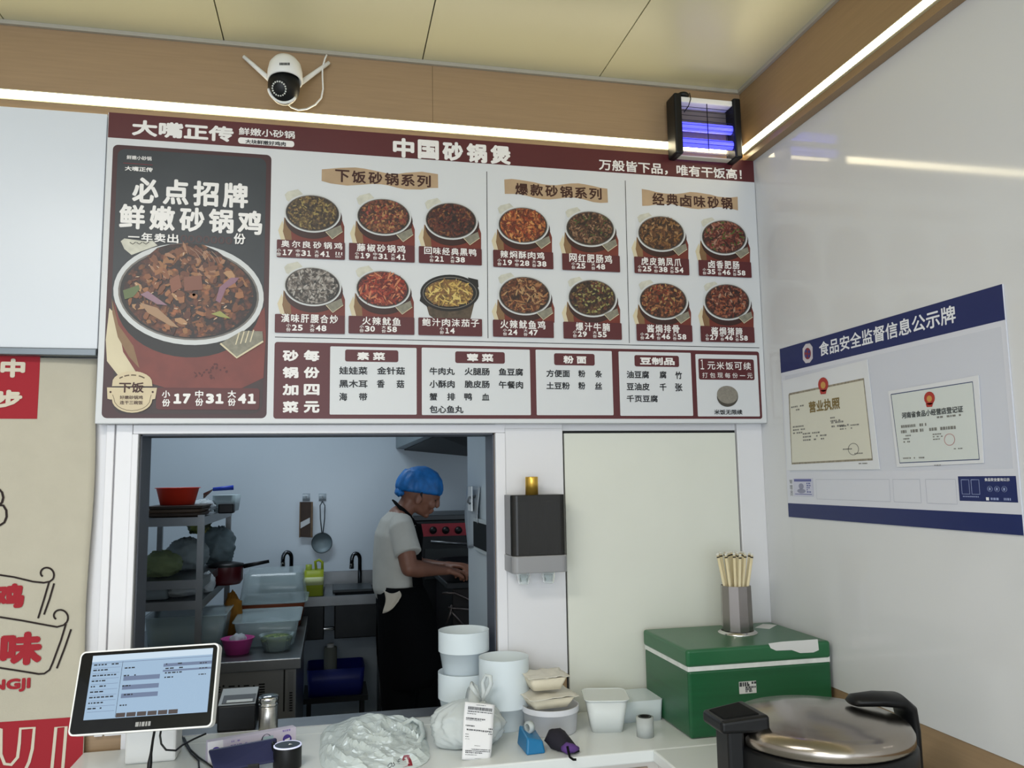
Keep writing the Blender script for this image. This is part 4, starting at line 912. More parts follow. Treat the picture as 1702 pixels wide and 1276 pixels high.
for x in (.09, .90):
    F.poly(mb, [(x * W3 + .0115 * math.cos(i / 20 * 2 * PI), H3 * .5 + .0115 * math.sin(i / 20 * 2 * PI)) for i in range(20)], M_PUR, 2, False)
    F.poly(mb, [((x - .03) * W3, H3 * .5), ((x + .03) * W3, H3 * .56), ((x + .03) * W3, H3 * .46), ((x - .03) * W3, H3 * .42)], MATS['print white'], 3, False)
F.dashes(mb, .25, .30, .55, .48, 1, M_PUR2, 2, .9, 3, 8); F.dashes(mb, .26, .12, .42, .2, 1, M_PUR2, 2, .9, 4, 5); F.dashes(mb, .26, .6, .5, .68, 1, M_PUR2, 2, .9, 5, 8); F.dashes(mb, .85, .04, .95, .14, 1, M_PUR2, 2, .9, 6, 4)
F.ring(mb, .66, .5, .07, .42, .015, mat('print dark navy', '1c2440', .5), 2, n=24); F.rect(mb, .62, .2, .74, .7, mat('print pale cyan', '9fb6c0', .5), 2.5)
mb.build('print', t)
rc = Y(478, 1238, -.27); r = 23 * m_px(rc)
t = thing('payment_speaker', 'black round payment speaker with lit ring and navy pad on the counter', 'speaker', (rc.x, rc.y, ZT))
mb = MB(); mb.lathe([(.0001, 0), (r * .96, 0), (r, .004), (r, rc.z - ZT - .004), (r * .97, rc.z - ZT), (.0001, rc.z - ZT)], (rc.x, rc.y, ZT), M_BLACK, 40); mb.build('body', t)
mb = MB(); mb.lathe([(r * .90, .0004), (r * .90, .002), (r * .985, .0015), (r * .985, -.001)], rc, mat('lit ring', 'cfd3ea', .3, emit=.35, ecol='c4c8ee'), 40); mb.build('light_ring', t)
mb = MB(); mb.lathe([(.0001, .0012), (r * .89, .0012)], rc, mat('glossy black', '08090b', .08), 40); mb.poly = None
mb.add([rc + Vector((.002, -.006, .002)), rc + Vector((.012, -.003, .002)), rc + Vector((.004, .006, .002))], [(0, 1, 2)], M_WHITEP); mb.build('top_glass', t)
q = [Y(345, 1246, -.26), Y(460, 1225, -.235), Y(459, 1266, -.285), Y(356, 1284, -.31)]
mb = MB(); dn = Vector((0, .018, -.006)); mb.hexa(q, [p + dn for p in q], mat('navy plastic', '20254a', .45)); mb.build('pad', t, bevel=.006, seg=3)
mb = MB(); pa = (q[1] + q[2]) / 2; mb.hexa([pa + Vector((-.012, 0, -.018)), Vector((rc.x - r * .6, rc.y - .01, rc.z - .05)), Vector((rc.x - r * .6, rc.y - .01, rc.z - .004)), pa + Vector((-.012, 0, .018))], [pa + Vector((-.012, .02, -.018)), Vector((rc.x - r * .6, rc.y + .02, rc.z - .05)), Vector((rc.x - r * .6, rc.y + .02, rc.z - .004)), pa + Vector((-.012, .02, .018))], M_BLACK); mb.build('bracket', t, bevel=.004)
mb = MB(); bp = (q[2] + q[3]) / 2; mb.box(bp.x - .03, bp.x + .03, bp.y + .004, bp.y + .02, ZT, bp.z + .004, M_BLACK); mb.build('pad_foot', t, bevel=.002)

# --- empty plastic bag heap with a printed mark
from mathutils.bvhtree import BVHTree
def decal(mb, bag, polys, m, off=.0012):
    """print laid on a curved surface: pixel outlines dropped on it along the view and lifted off it a hair"""
    bv = BVHTree.FromPolygons(bag.v, bag.f)
    for pts in polys:
        vs = []
        for p in pts:
            d = ray(*p).normalized(); hit = bv.ray_cast(CAM, d)
            if hit[0] is None: break
            vs.append(hit[0] - d * off)
        else:
            mb.add(vs, [tuple(range(len(vs)))], m)
mb = MB(); x = 464.5
for wq in (2.2, 3.0, 2.4, 2.8, 1.6, 2.6): decal(mb, HOUSE, [[(x, 104), (x + wq, 104.2), (x + wq, 108.4), (x, 108.2)]], MATS['dark print'], .0006); x += wq + .5
mb.build('marking', CAMT)
bc = Z(617, 1238, ZT)
bc = Vector((Y(617, 1240, -.16).x, -.15, ZT))
t = thing('plastic_bag', 'flattened empty white plastic bag with red mark lying at the counter front', 'plastic bag', bc)
wd = 80 * m_px(bc); bag = MB(); rows = []; NR, NA = 26, 60
M_FILM = mat('crinkled film', 'e0eaea', .2, alpha=.8, bump=.3, bscale=45)
for j in range(NR + 1):
    row = []; rho = j / NR
    for i in range(NA + 1):
        a = 2 * PI * i / NA; ca, sa = math.cos(a), math.sin(a)
        sq = (abs(ca) ** 3.2 + abs(sa) ** 3.2) ** (-1 / 3.2); R1 = sq * (1 + .09 * noise.noise(Vector((ca * 1.4 + 3, sa * 1.4, 7))) + .03 * noise.noise(Vector((ca * 5, sa * 5, 2))))
        x, y = rho * R1 * wd * ca, rho * R1 * .235 * sa; x = x * 1.10 + .008
        q = Vector((x * 15 + y * 5, y * 9, .3)); cr1 = max(0, 1 - abs(noise.noise(q)) * 3.0); cr2 = max(0, 1 - abs(noise.noise(q * 2.1 + Vector((5, 2, 1)))) * 2.6)
        hgt = .012 * (1 - rho ** 5) + (.011 * cr1 ** 1.5 + .004 * cr2 ** 1.5) * min(1, (1 - rho) * 6) + .020 * math.exp(-((x + .005) / .055) ** 2 - ((y - .13) / .05) ** 2) * (1 - rho ** 8)
        row.append(Vector((bc.x + x + (.003 * noise.noise(Vector((i * 3.1, j * 2.7, 1))) if 0 < i < NA else 0), bc.y + y, ZT + .001 + hgt + .0016 * abs(noise.noise(Vector((i * 1.7, j * 1.9, 5)))) * (0 < i < NA))))
    rows.append(row)
bag.grid(rows, M_FILM, smooth=False); bag.build('film', t, solid=.0008)
mb = MB(); q = [Z(x, y, ZT + .012) for x, y in ((668, 1206), (686, 1198), (700, 1206), (703, 1222), (694, 1234), (680, 1232), (672, 1220))]
mb.tube([p + Vector((0, 0, .006 * math.sin(i))) for i, p in enumerate(q)], .007, M_FILM, 8); mb.build('handle', t)
mb = MB(); decal(mb, bag, [[(668, 1262), (671, 1255), (676, 1253), (681, 1255), (684, 1264), (686, 1272), (678, 1273), (670, 1275)]], mat('bag print red', '8e2430', .4)); decal(mb, bag, [[(675, 1257), (678, 1263), (682, 1268), (676, 1269), (675, 1263)]], M_WHITEP, .002)
gv, gf = glyph_mesh('OSIE')
decal(mb, bag, [[(643 + 21 * gv[i][0] + 2 * gv[i][1], 1278 - 9 * gv[i][0] - 9 * gv[i][1]) for i in f] for f in gf], MATS['dark print'], .0015)
mb.build('printed_mark', t)
# --- tied takeaway bag with receipt
tc = Z(786, 1250, ZT); k = m_px(tc); tz = Y(790, 1165, tc.y + .05).z - ZT
t = thing('takeaway_bag', 'tied white takeaway bag with a long receipt hanging on its front', 'plastic bag', tc)
cen = Vector((tc.x, tc.y + .075, ZT + .001 + tz * .42))
bag = MB(); vs = []; nb, kb = 96, 48
for j in range(kb + 1):
    th = PI * j / kb
    for i in range(nb):
        ph = 2 * PI * i / nb; d = Vector((math.sin(th) * math.cos(ph), math.sin(th) * math.sin(ph), math.cos(th))); up_ = max(0, d.z)
        f = 1 + .16 * noise.noise(d * 1.9 + Vector((4, 2, 9))) + (.025 + .06 * up_) * math.sin(ph * 13 + 4 * noise.noise(d * 1.5)) * math.sin(th) + .05 * (1 - abs(noise.noise(d * 4)) * 3) ** 3 * (abs(noise.noise(d * 4)) < .33)
        p = Vector((d.x * 60 * k * f, d.y * .085 * f, d.z * tz * .56 * (1 if d.z > 0 else f)))
        if d.x < -.3 and d.z < .2: p.x *= 1.05
        p.z = max(p.z, -tz * .41); vs.append(cen + p)
bag.add(vs, [(j * nb + i, (j + 1) * nb + i, (j + 1) * nb + (i + 1) % nb, j * nb + (i + 1) % nb) for j in range(kb) for i in range(nb)], M_BAG, True)
kn = Y(801, 1164, cen.y)
bag.loft([(cen + Vector((0, 0, tz * .40)), .050, .05), (cen.lerp(kn, .72), .030, .03), (kn + Vector((0, 0, -.012)), .014, .014), (kn, .009, .009)], M_BAG, n=18)
bag.build('film', t)
def loop(pts, wd_, name):
    mb = MB(); mb.tube([Y(*p) for p in pts], wd_, M_BAG, 8); mb.build(name, t)
loop([(801, 1166, cen.y), (804, 1150, cen.y), (802, 1133, cen.y + .01), (808, 1122, cen.y), (815, 1124, cen.y - .01), (816, 1136, cen.y - .01), (809, 1152, cen.y - .005), (800, 1166, cen.y)], [.006, .007, .006, .005, .006, .006, .005, .006], 'handle')
loop([(799, 1166, cen.y), (790, 1152, cen.y - .01), (783, 1140, cen.y - .01), (784, 1135, cen.y), (791, 1142, cen.y + .01), (795, 1156, cen.y)], [.006, .008, .006, .005, .006, .006], 'handle')
yr = cen.y - .112
q = [Y(773, 1166, yr + .02), Y(823, 1172, yr + .02), Y(814.5, 1263, yr - .012), Y(767, 1261, yr - .012)]
F = plane_flat(q[3], q[2] - q[3], q[0] - q[3]); uv = [((p - q[3]).dot(F.U), (p - q[3]).dot(F.V)) for p in q]
rp = MB(); rows = []
def rpt(u, v): return (q[0].lerp(q[1], u)).lerp(q[3].lerp(q[2], u), v) + Vector((0, .006 * math.sin(v * 5 + u), 0))
rp.grid([[rpt(i / 8, j / 16) for i in range(9)] for j in range(17)], M_PAPER); rec = rp.build('receipt', t, solid=.0003)
mb = MB(); R = random.Random(4)
def rbar(u0, v0, u1, v1, m=MATS['dark print']): mb.add([rpt(u, v) + Vector((0, -.001, 0)) for u, v in ((u0, v0), (u1, v0), (u1, v1), (u0, v1))], [(0, 1, 2, 3)], m)
u = .12
while u < .92:
    wq = R.uniform(.008, .03); rbar(u, .075, min(u + wq, .94), .135); u += wq + R.uniform(.008, .02)
for v, a, b, hq in ((.03, .38, .7, .012), (.155, .12, .95, .022), (.20, .1, .4, .015), (.28, .08, .72, .026), (.315, .08, .6, .012), (.41, .08, .38, .025), (.43, .85, .98, .025), (.475, .12, .95, .03), (.52, .85, .98, .02), (.56, .08, .2, .012), (.60, .08, .2, .012), (.64, .08, .22, .006), (.74, .4, .6, .01), (.80, .3, .96, .018), (.83, .1, .96, .018), (.86, .1, .7, .018), (.90, .1, .5, .012), (.97, .45, .8, .008)):
    u = a
    while u < b:
        wq = R.uniform(.015, .05); rbar(u, v, min(u + wq, b), v + hq * R.uniform(.7, 1)); u += wq + R.uniform(.01, .02)
mb.build('small_print', rec if False else t)

# --- nested round tubs
def tub(name, label, c, r, hgt, m=M_FROST, group=None, taper=.8, band=.0145):
    mb = MB(); rb = r * taper
    mb.lathe([(.0001, .001), (rb * .96, 0), (rb, .003), (r * .955, hgt - band), (r, hgt - band)], c, m, 40)
    mb.lathe([(r, hgt - band), (r, hgt)], c, m, 40); mb.lathe([(r, hgt), (r * .955, hgt), (rb * .96, .006), (.0001, .005)], c, m, 40)
    return tag(mb.build(name), label, 'plastic tub', group)
def nest(cx, cy, z, r, hgt, n, pitch, label, group):
    o = tub('plastic_tub', label, (cx, cy, z), r, hgt, group=group); top = z
    for i in range(1, n):
        c = copy_tree(o); c.location.z += pitch * i; top = z + pitch * i
    return top + hgt
ca = Z(772, 1193, ZT); ra = 43.5 * m_px(ca)
za_ = Y(772, 1112, ca.y).z
na = int((za_ - ZT - .075) / .0145) + 1
ztop = nest(ca.x, ca.y, ZT, ra, .075, na, .0145, 'round frosted tub nested in the lower part of the taller pile by the hatch', 'lower nested tubs of the taller pile')
zb2 = Y(772, 1042, ca.y).z
nest(ca.x, ca.y, ztop - .012, ra * .98, .085, max(2, int((zb2 - ztop + .012 - .085) / .0145) + 1), .0145, 'round frosted tub nested at the very top of the taller pile by the hatch', 'upper nested tubs of the taller pile')
cb = Z(840, 1195, ZT) + Vector((0, .0, 0)); cb.y = -.10; cb = Vector((Y(838, 1150, -.10).x, -.10, ZT)); rb_ = 42 * m_px(cb); zb3 = Y(838, 1090, cb.y).z
nest(cb.x, cb.y, ZT, rb_, .075, int((zb3 - ZT - .075) / .0145) + 1, .0145, 'round frosted tub nested in the pile behind the takeaway bag', 'nested tubs behind the takeaway bag')

# --- round tub with two foil meal boxes, clear boxes, film roll, tape dispenser, pouch
c, r, h = cyl(878, 976, 1226, 1168)
c.y += .0
ztub = ZT + h
tub('round_tub', 'wide frosted round tub under the two cream meal boxes', c, r, h, mat('milky plastic', 'e2e3e8', .35, trans=.08, ior=1.2), taper=.9)
M_MEAL = mat('cream paper box', 'd8cfb8', .55, var=.04, vscale=40)
def meal(c, sx, sy, z, h, rot, label):
    t = thing('meal_box', label, 'meal box', (c[0], c[1], z), 'cream meal boxes on the round tub'); mx = Matrix.Translation((c[0], c[1], 0)) @ Matrix.Rotation(rot, 4, 'Z')
    mb = MB(); mb.rbox((0, 0), sx, sy, z, z + h, .012, M_MEAL, .72, mx=mx); mb.build('tray', t)
    mb = MB(); n = 14; rows = []
    for j in range(n + 1):
        row = []
        for i in range(n + 1):
            u, v = i / n - .5, j / n - .5; e = max(abs(u), abs(v)) * 2
            zz = z + h + .001 + .003 * (1 - e ** 3) + noise.noise(Vector((u * 6, v * 6, z * 9))) * .0035 + (.002 if e > .9 else 0)
            row.append(mx @ Vector((u * sx * 1.08, v * sy * 1.08, zz)))
        rows.append(row)
    mb.grid(rows, mat('pale lid paper', 'dcd8cc', .5)); mb.build('lid', t, solid=.001)
q = .075
meal((c.x - .012, c.y - .012), 80 * m_px(c), .105, ztub + .001, Y(925, 1147, c.y).z - ztub - .006, .12, 'cream meal box resting directly on the frosted round tub')
z2 = Y(925, 1144, c.y).z + .004
meal((c.x - .018, c.y - .006), 66 * m_px(c), .095, z2 + .004, Y(920, 1121, c.y).z - z2, .05, 'cream meal box topmost of the two stacked on the round tub')
p = Z(1012, 1222, ZT); k = m_px(p)
mb = MB(); hh = Y(1010, 1163, p.y + .02).z - ZT; cx = Y(1010, 1190, p.y + .05).x; mx = Matrix.Translation((cx, p.y + .068, 0)) @ Matrix.Rotation(-.22, 4, 'Z')
mb.rbox((0, 0), 70 * k, .125, ZT, ZT + hh, .02, mat('cloudy plastic', 'eef3f1', .2, trans=.25, ior=1.2), .74, mx=mx, open_top=True)
mb.rbox((0, 0), 76 * k, .132, ZT + hh, ZT + hh + .003, .022, MATS['cloudy plastic'], 1, mx=mx, open_top=True)
tag(mb.build('clear_box', solid=.0015), 'small clear rectangular food box between the round tub and the film roll', 'food box')
p0, p1 = Z(1032, 1212, ZT), Z(1104, 1206, ZT); yb0 = -.16
mb = MB(); x0, x1 = Y(1026, 1180, yb0).x, Y(1103, 1180, yb0).x; zt = Y(1100, 1162, yb0).z
mb.rbox(((x0 + x1) / 2, yb0 + .065), x1 - x0, .13, ZT, zt, .010, M_FROST, .95); tag(mb.build('storage_box'), 'frosted storage box against the hatch panel beside the green foam box', 'storage box')
c, r, h = cyl(1063, 1092, 1227, 1190)
t = thing('film_roll', 'small clear film roll with a black ring standing before the frosted storage box', 'film roll', c)
mb = MB(); mb.lathe([(r * .55, 0), (r, 0), (r, h), (r * .75, h)], c, mat('wrapped film', 'd9dfde', .12, trans=.35, ior=1.2), 28); mb.build('film', t)
mb = MB(); mb.lathe([(r * .52, 0), (r * .76, 0), (r * .76, h + .001), (r * .52, h + .001), (r * .52, 0)], c, M_BLACK, 28); mb.build('core', t)
P1, P2, P3 = Z(859, 1236, ZT), Z(875, 1256, ZT), Z(907.5, 1252, ZT); P4 = P1 + P3 - P2
ht = Y(866, 1202, P1.y).z - ZT; hf = Y(898, 1228, P3.y).z - ZT
cc_ = (P1 + P2 + P3 + P4) / 4
t = thing('tape_dispenser', 'blue tape dispenser at the counter front beside the takeaway bag', 'tape dispenser', cc_)
mb = MB(); Z1 = Vector((0, 0, 1)); s_ = lambda p, f, z: cc_ + (p - cc_) * f + Z1 * z
mb.hexa([P1, P2, P3, P4], [s_(P1, .82, ht), s_(P2, .8, ht * .8), s_(P3, .82, hf * .8), s_(P4, .85, ht * .75)], mat('blue plastic', '1a6fa0', .35)); mb.build('base', t, bevel=.005, seg=3)
mb = MB(); tc2 = Y(880, 1208, cc_.y); rr = 9.5 * m_px(tc2); mb.lathe([(rr * .6, -.007), (rr, -.007), (rr, .007), (rr * .6, .007), (rr * .6, -.007)], tc2, mat('clear tape', 'd5dcdc', .15, trans=.4, ior=1.3), 24, axis=(.9, .45, 0)); mb.build('tape_roll', t)
pc = Z(935, 1246, ZT); k = m_px(pc)
t = thing('pouch', 'small dark pouch with purple lining and strap at the counter front', 'pouch', pc)
ya = pc.y
mb = MB(); M_POU = mat('dark fabric', '1d1b26', .85, var=.1, vscale=60)
pz = lambda x, y, dy=0: Y(x, y, ya + dy)
mb.loft([(pz(916, 1212, .03), .006, .012), (pz(918, 1220, .025), .026, .026), (pz(928, 1230, .015), .028, .032), (pz(938, 1238, .0), .023, .034), (pz(948, 1244, -.012), .017, .03), (pz(958, 1248, -.02), .009, .02), (pz(963, 1249, -.022), .003, .006)], M_POU, n=20)
for v in mb.v: v.z = max(v.z, ZT + .001)
mb.build('shell', t)
mb = MB(); mb.loft([(pz(934, 1244, -.028), .006, .006), (pz(942, 1243, -.036), .014, .014), (pz(953, 1243, -.038), .010, .014), (pz(961, 1243, -.034), .004, .006)], mat('purple lining', '59397c', .8), n=16)
for v in mb.v: v.z = max(v.z, ZT + .002)
mb.build('lining', t)
mb = MB(); mb.tube([pz(943, 1240, -.05), pz(945, 1250, -.052), Z(947, 1258, ZT + .004), Z(953, 1262, ZT + .004), Z(958, 1262, ZT + .004)], [.003, .003, .0025, .003, .003], M_BLACKM, 8); mb.build('strap', t)

# --- green foam box
gx0, gx1, gy0, gy1, gz = 0.921, XR - 0.012, -0.338, -0.03, 1.104
t = thing('foam_box', 'green taped foam box in the corner under the chopstick cup', 'box', ((gx0 + gx1) / 2, (gy0 + gy1) / 2, ZT))
M_GRN = mat('green tape', '1f5a38', .3, var=.12, vscale=7, stretch=(.3, .3, 6)); M_GRN2 = mat('green tape lid', '27633f', .3, var=.08, vscale=7)
zs0, zs1 = Y(1150, 1115, gy0).z, Y(1150, 1109, gy0).z
mb = MB(); mb.box(gx0 + .004, gx1, gy0, gy1, ZT + .0003, zs0, M_GRN); mb.build('body', t, bevel=.008, seg=3)
mb = MB(); mb.box(gx0, gx1, gy0 - .003, gy1, zs1, gz, M_GRN2); mb.build('lid', t, bevel=.008, seg=3)
mb = MB(); mb.box(gx0 + .004, gx1 - .002, gy0 + .0015, gy1 - .002, zs0 - .002, zs1 + .004, mat('white foam', 'dfe2de', .7, var=.08, vscale=40)); mb.build('foam_seam', t)
def bxf(px_, py_): p = Y(px_, py_, gy0 - .0035); return (p.x, p.z)
F = Flat((0, gy0 - .0032, 0), (1, 0, 0), (0, 0, 1), (0, -1, 0), bxf)
mb = MB(); F.poly(mb, [(1277, 1069), (1300, 1066), (1330, 1064), (1359, 1062), (1361, 1080), (1352, 1084), (1330, 1085), (1316, 1080), (1290, 1081), (1281, 1077)], mat('white label', 'd6d6d4', .45), 1); mb.build('label', t)
F = Flat((0, gy0 - .0002, 0), (1, 0, 0), (0, 0, 1), (0, -1, 0), lambda x, y: (Y(x, y, gy0 - .0005).x, Y(x, y, gy0 - .0005).z))
mb = MB(); F.rect(mb, 1228, 1133, 1257.5, 1151, MATS['white label'], 1); R = random.Random(9)
for i in range(5): F.dashes(mb, 1229 + (i > 1) * 10, 1134 + i * 3.3, 1256.5, 1136.5 + i * 3.3, 1, MATS['dark print'], 2, .8, i, 6)
mb.build('sticker', t)
a, b_, c_, d_ = Z(1255, 1043, gz), Z(1279, 1045, gz), Z(1291, 1038.5, gz), Z(1268, 1037, gz)
mb = MB(); mb.hexa([a, b_, c_, d_], [p + Vector((0, 0, .0008)) for p in (a, b_, c_, d_)], MATS['white label']); mb.build('top_label', t)

# --- chopstick cup and chopsticks
cb_ = Z(1227, 1055, gz); k = m_px(cb_); rc_ = 26 * k; cb_.y += .005; cb_.x = Y(1227, 1040, cb_.y + .02).x; cb_.y += .025
hc = Y(1225, 972, cb_.y).z - gz
t = thing('chopstick_cup', 'octagonal stainless steel cup of chopsticks standing on the green foam box', 'cup', (cb_.x, cb_.y, gz))
mb = MB(); mb.lathe([(rc_ * 1.25, .0003), (rc_ * 1.25, .004), (rc_ * 1.05, .008)], (cb_.x, cb_.y, gz), M_CHROME, 40); mb.lathe([(.0001, .0003), (rc_ * 1.25, .0003)], (cb_.x, cb_.y, gz), M_CHROME, 40); mb.build('foot_ring', t)
mb = MB(); mb.lathe([(.0001, .009), (rc_, .008), (rc_ * .97, hc), (rc_ * .92, hc), (rc_ * .95, .012), (.0001, .012)], (cb_.x, cb_.y, gz), mat('cup steel', '938d8a', .22, 1.0), 10, smooth=False); mb.build('cup', t)
M_CHOP = mat('wrapped bamboo', 'd9cba6', .5, var=.08, vscale=60, stretch=(6, 6, .5))
mb = MB(); LN = .215; mb.rbox((0, 0), .0082, .0045, 0, LN, .0018, M_CHOP, n=3)
for v in mb.v: pass
cho = mb.build('chopsticks'); tag(cho, 'pair of paper-wrapped bamboo chopsticks standing in the steel cup', 'chopsticks', 'wrapped chopsticks in the steel cup')
mb = MB(); mb.rbox((0, 0), .0088, .0051, LN - .007, LN - .003, .002, mat('dark printed end', '2a241f', .6), n=3); mb.build('printed_band', cho)
mb = MB(); mb.rbox((0, 0), .0078, .0018, LN, LN + .006, .0008, mat('film end', 'd8d6cc', .3), n=3); mb.build('paper_end', cho)
R = random.Random(5)
for i in range(20):
    o = cho if i == 0 else copy_tree(cho)
    a = 2 * PI * i * .382; q = math.sqrt((i + .4) / 20); low = rc_ * .30 * q; rim = rc_ * .84 * q
    d = Vector(((rim - low) * math.cos(a), (rim - low) * math.sin(a), hc - .012)).normalized()
    o.location = (cb_.x + low * math.cos(a), cb_.y + low * math.sin(a), gz + .0125)
    o.rotation_mode = 'QUATERNION'; o.rotation_quaternion = Vector((0, 0, 1)).rotation_difference(d) @ Euler((0, 0, R.uniform(-.25, .25))).to_quaternion()

# --- electric griddle
gc = Z(1358, 1192, 1.062); R_ = 148 * m_px(gc); gx, gy = gc.x, gc.y
t = thing('electric_griddle', 'round black electric griddle with polished steel lid at the bottom right', 'griddle', (gx, gy, ZT))
mb = MB(); mb.lathe([(.0001, .008), (R_ * .86, .008), (R_ * .98, .03), (R_ * 1.02, .07), (R_ * 1.02, .143), (R_ * .99, .150), (.0001, .150)], (gx, gy, ZT), M_BLACK, 56); mb.build('base', t)
mb = MB()
for a in (.6, 2.2, 3.8, 5.4): mb.lathe([(.0001, 0), (.016, 0), (.016, .012), (.0001, .012)], (gx + R_ * .7 * math.cos(a), gy + R_ * .7 * math.sin(a), ZT - .0004), M_BLACK, 12)
mb.build('foot', t)
zl_ = ZT + .152
mb = MB(); mb.lathe([(R_ * .97, 0), (R_ * .995, .003), (R_ * .995, .018), (R_ * .96, .030), (R_ * .86, .038), (R_ * .74, .041), (R_ * .70, .0435), (R_ * .4, .052), (.0001, .056)], (gx, gy, zl_), mat('lid steel', 'a39b92', .2, 1.0, var=.06, vscale=5, bump=.08, bscale=14), 64); mb.build('lid', t)
# left grip
def radial(ang):
    return Vector((math.cos(ang), math.sin(ang), 0)), Vector((-math.sin(ang), math.cos(ang), 0))
gcl = Vector((gx, gy, 0)); lp = Y(1222, 1188, gy); e, s2 = radial(math.radians(179))
mb = MB()
def wedge(r0, r1, w0, w1, z0, z1, m, z2=None):
    p = lambda r, w, z: gcl + e * r + s2 * w + Vector((0, 0, z)); z2 = z1 if z2 is None else z2
    mb.hexa([p(r0, -w0, z0), p(r1, -w1, z0), p(r1, w1, z0), p(r0, w0, z0)], [p(r0, -w0, z1), p(r1, -w1, z2), p(r1, w1, z2), p(r0, w0, z1)], m)
wedge(R_ * .74, R_ * 1.27, .058, .045, zl_ + .030, zl_ + .064, M_BLACK, zl_ + .054); mb.build('grip', t, bevel=.007, seg=3)
mb = MB(); wedge(R_ * .82, R_ * 1.22, .044, .034, zl_ + .050, zl_ + .065, M_BLACKM, zl_ + .057); mb.build('grip_recess', t, bevel=.004)
mb = MB(); wedge(R_ * .98, R_ * 1.16, .035, .030, ZT + .03, zl_ + .034, M_BLACK); mb.build('latch', t, bevel=.006)
# right hinge arm
ha = math.radians(-2)
e, s2 = radial(ha); pt = lambda r, z: gcl + e * r + Vector((0, 0, z))
mb = MB(); mb.loft([(pt(R_ * .42, zl_ + .060), .006, .018), (pt(R_ * .48, zl_ + .063), .012, .026), (pt(R_ * .75, zl_ + .063), .014, .034), (pt(R_ * 1.0, zl_ + .058), .015, .038), (pt(R_ * 1.10, zl_ + .042), .016, .036), (pt(R_ * 1.14, zl_ + .0), .015, .032), (pt(R_ * 1.14, ZT + .06), .015, .032), (pt(R_ * 1.13, ZT + .012), .013, .03)], M_BLACK, side=s2, n=24); mb.build('hinge_arm', t)
mb = MB(); a0 = math.radians(205); 
sv = [gcl + Vector((R_ * 1.023 * math.cos(a), R_ * 1.023 * math.sin(a), z)) for z in (ZT + .085, ZT + .118) for a in [math.radians(215 + 60 * i / 14) for i in range(15)]]
mb.add(sv, [(i, i + 1, 16 + i, 15 + i) for i in range(14)], mat('sticker red', '8d5a52', .4), True); mb.build('sticker', t)
tz_ = Z(1606, 1280, ZT)
mb = crumple((tz_.x, tz_.y, ZT + .012), (.022, .016, .016), mat('tissue', 'c6c4c0', .8), .3, 9, 21, 28, 18); tag(mb.build('crumpled_tissue'), 'crumpled pale tissue on the counter beside the griddle near the wall', 'tissue')

# ================================================================== KITCHEN BEHIND THE HATCH
M_KST = mat('kitchen steel', '7d8082', 0.35, 0.9, var=.1, vscale=9)
M_KDK = mat('kitchen dark steel', '2e3032', 0.4, 0.7, var=.15, vscale=9)
ZF = 0.82
# --- under-counter fridge, its long side running away from the hatch
fr, bk = Z(497, 1093, ZF), Z(517, 1011, ZF)
fx1 = (fr.x + bk.x) / 2; fy0 = fr.y; fy1 = min(bk.y, 2.35); fx0 = fx1 - .80
t = thing('counter_fridge', 'stainless steel counter fridge with vented end panel standing in the kitchen', 'fridge', ((fx0 + fx1) / 2, (fy0 + fy1) / 2, 0))
mb = MB(); mb.box(fx0, fx1, fy0, fy1, ZF - .045, ZF, M_KST); mb.build('worktop', t, bevel=.004)
mb = MB(); mb.box(fx0 + .01, fx1 - .02, fy0 + .02, fy1 - .01, .12, ZF - .0455, mat('fridge end steel', '8c8f90', .32, .85, var=.05, vscale=4)); mb.build('cabinet', t, bevel=.003)
def fx(px_, py_): p = Y(px_, py_, fy0 + .0195); return (p.x, p.z)
F = Flat((0, fy0 + .0195, 0), (1, 0, 0), (0, 0, 1), (0, -1, 0), fx)
mb = MB()
for x0, x1, ys in ((364, 366.5, (1141, 1145, 1149)), (380, 390, (1139.5, 1144)), (405, 414, (1138.5,)), (430, 440, (1136, 1140.5, 1145, 1149, 1153))):
    for y in ys: F.rect(mb, x0, y, x1, y + 1.7, M_BLACKM, 1)
for x in (371.5, 397, 422): F.ellipse(mb, x, 1140, 1.8, 2, M_BLACKM, 1, n=10)
mb.build('vent', t)
mb = MB(); F.rect(mb, 471.5, 1112, 473, 1182, M_BLACKM, 1); F.rect(mb, 479, 1116, 487, 1182, M_KST, 1)
for i in range(8): F.rect(mb, 481, 1150 + i * 4.2, 486, 1152 + i * 4.2, M_BLACKM, 2)
mb.build('corner_post', t)
mb = MB()
for x, y in ((fx0 + .05, fy0 + .06), (fx1 - .06, fy0 + .06), (fx0 + .05, fy1 - .06), (fx1 - .06, fy1 - .06)): mb.lathe([(.0001, 0), (.02, 0), (.02, .13), (.0001, .13)], (x, y, 0), M_BLACK, 12)
mb.build('foot', t)

# --- rack standing on the fridge
ry0, ry1 = 1.30, 2.28
rx1 = (Y(325, 900, ry0).x + Y(394, 900, ry1).x) / 2; rx0 = fx0 + .02
t = thing('shelf_rack', 'stainless steel shelf rack standing on the counter fridge at the left', 'shelf rack', ((rx0 + rx1) / 2, (ry0 + ry1) / 2, ZF))
zs = [Y(325, 864, ry0).z, Y(322, 968, ry0).z, Y(320, 1003, ry0).z]
for x in (rx0, rx1 - .026):
    for y in (ry0, ry1 - .026):
        mb = MB(); mb.box(x, x + .026, y, y + .026, ZF + .0005, zs[0] + .02, M_KST); mb.build('post', t)
for z in zs:
    mb = MB(); mb.box(rx0 + .002, rx1 - .002, ry0 + .002, ry1 - .002, z + .004, z + .008, M_KST).box(rx0, rx1, ry0 - .002, ry0 + .002, z - .024, z + .012, M_KST).box(rx1 - .002, rx1 + .002, ry0, ry1, z - .024, z + .012, M_KST).box(rx0, rx1, ry1 - .003, ry1, z - .024, z + .012, M_KST); mb.build('shelf', t)
S1, S2, S3 = [z + .0122 for z in zs]
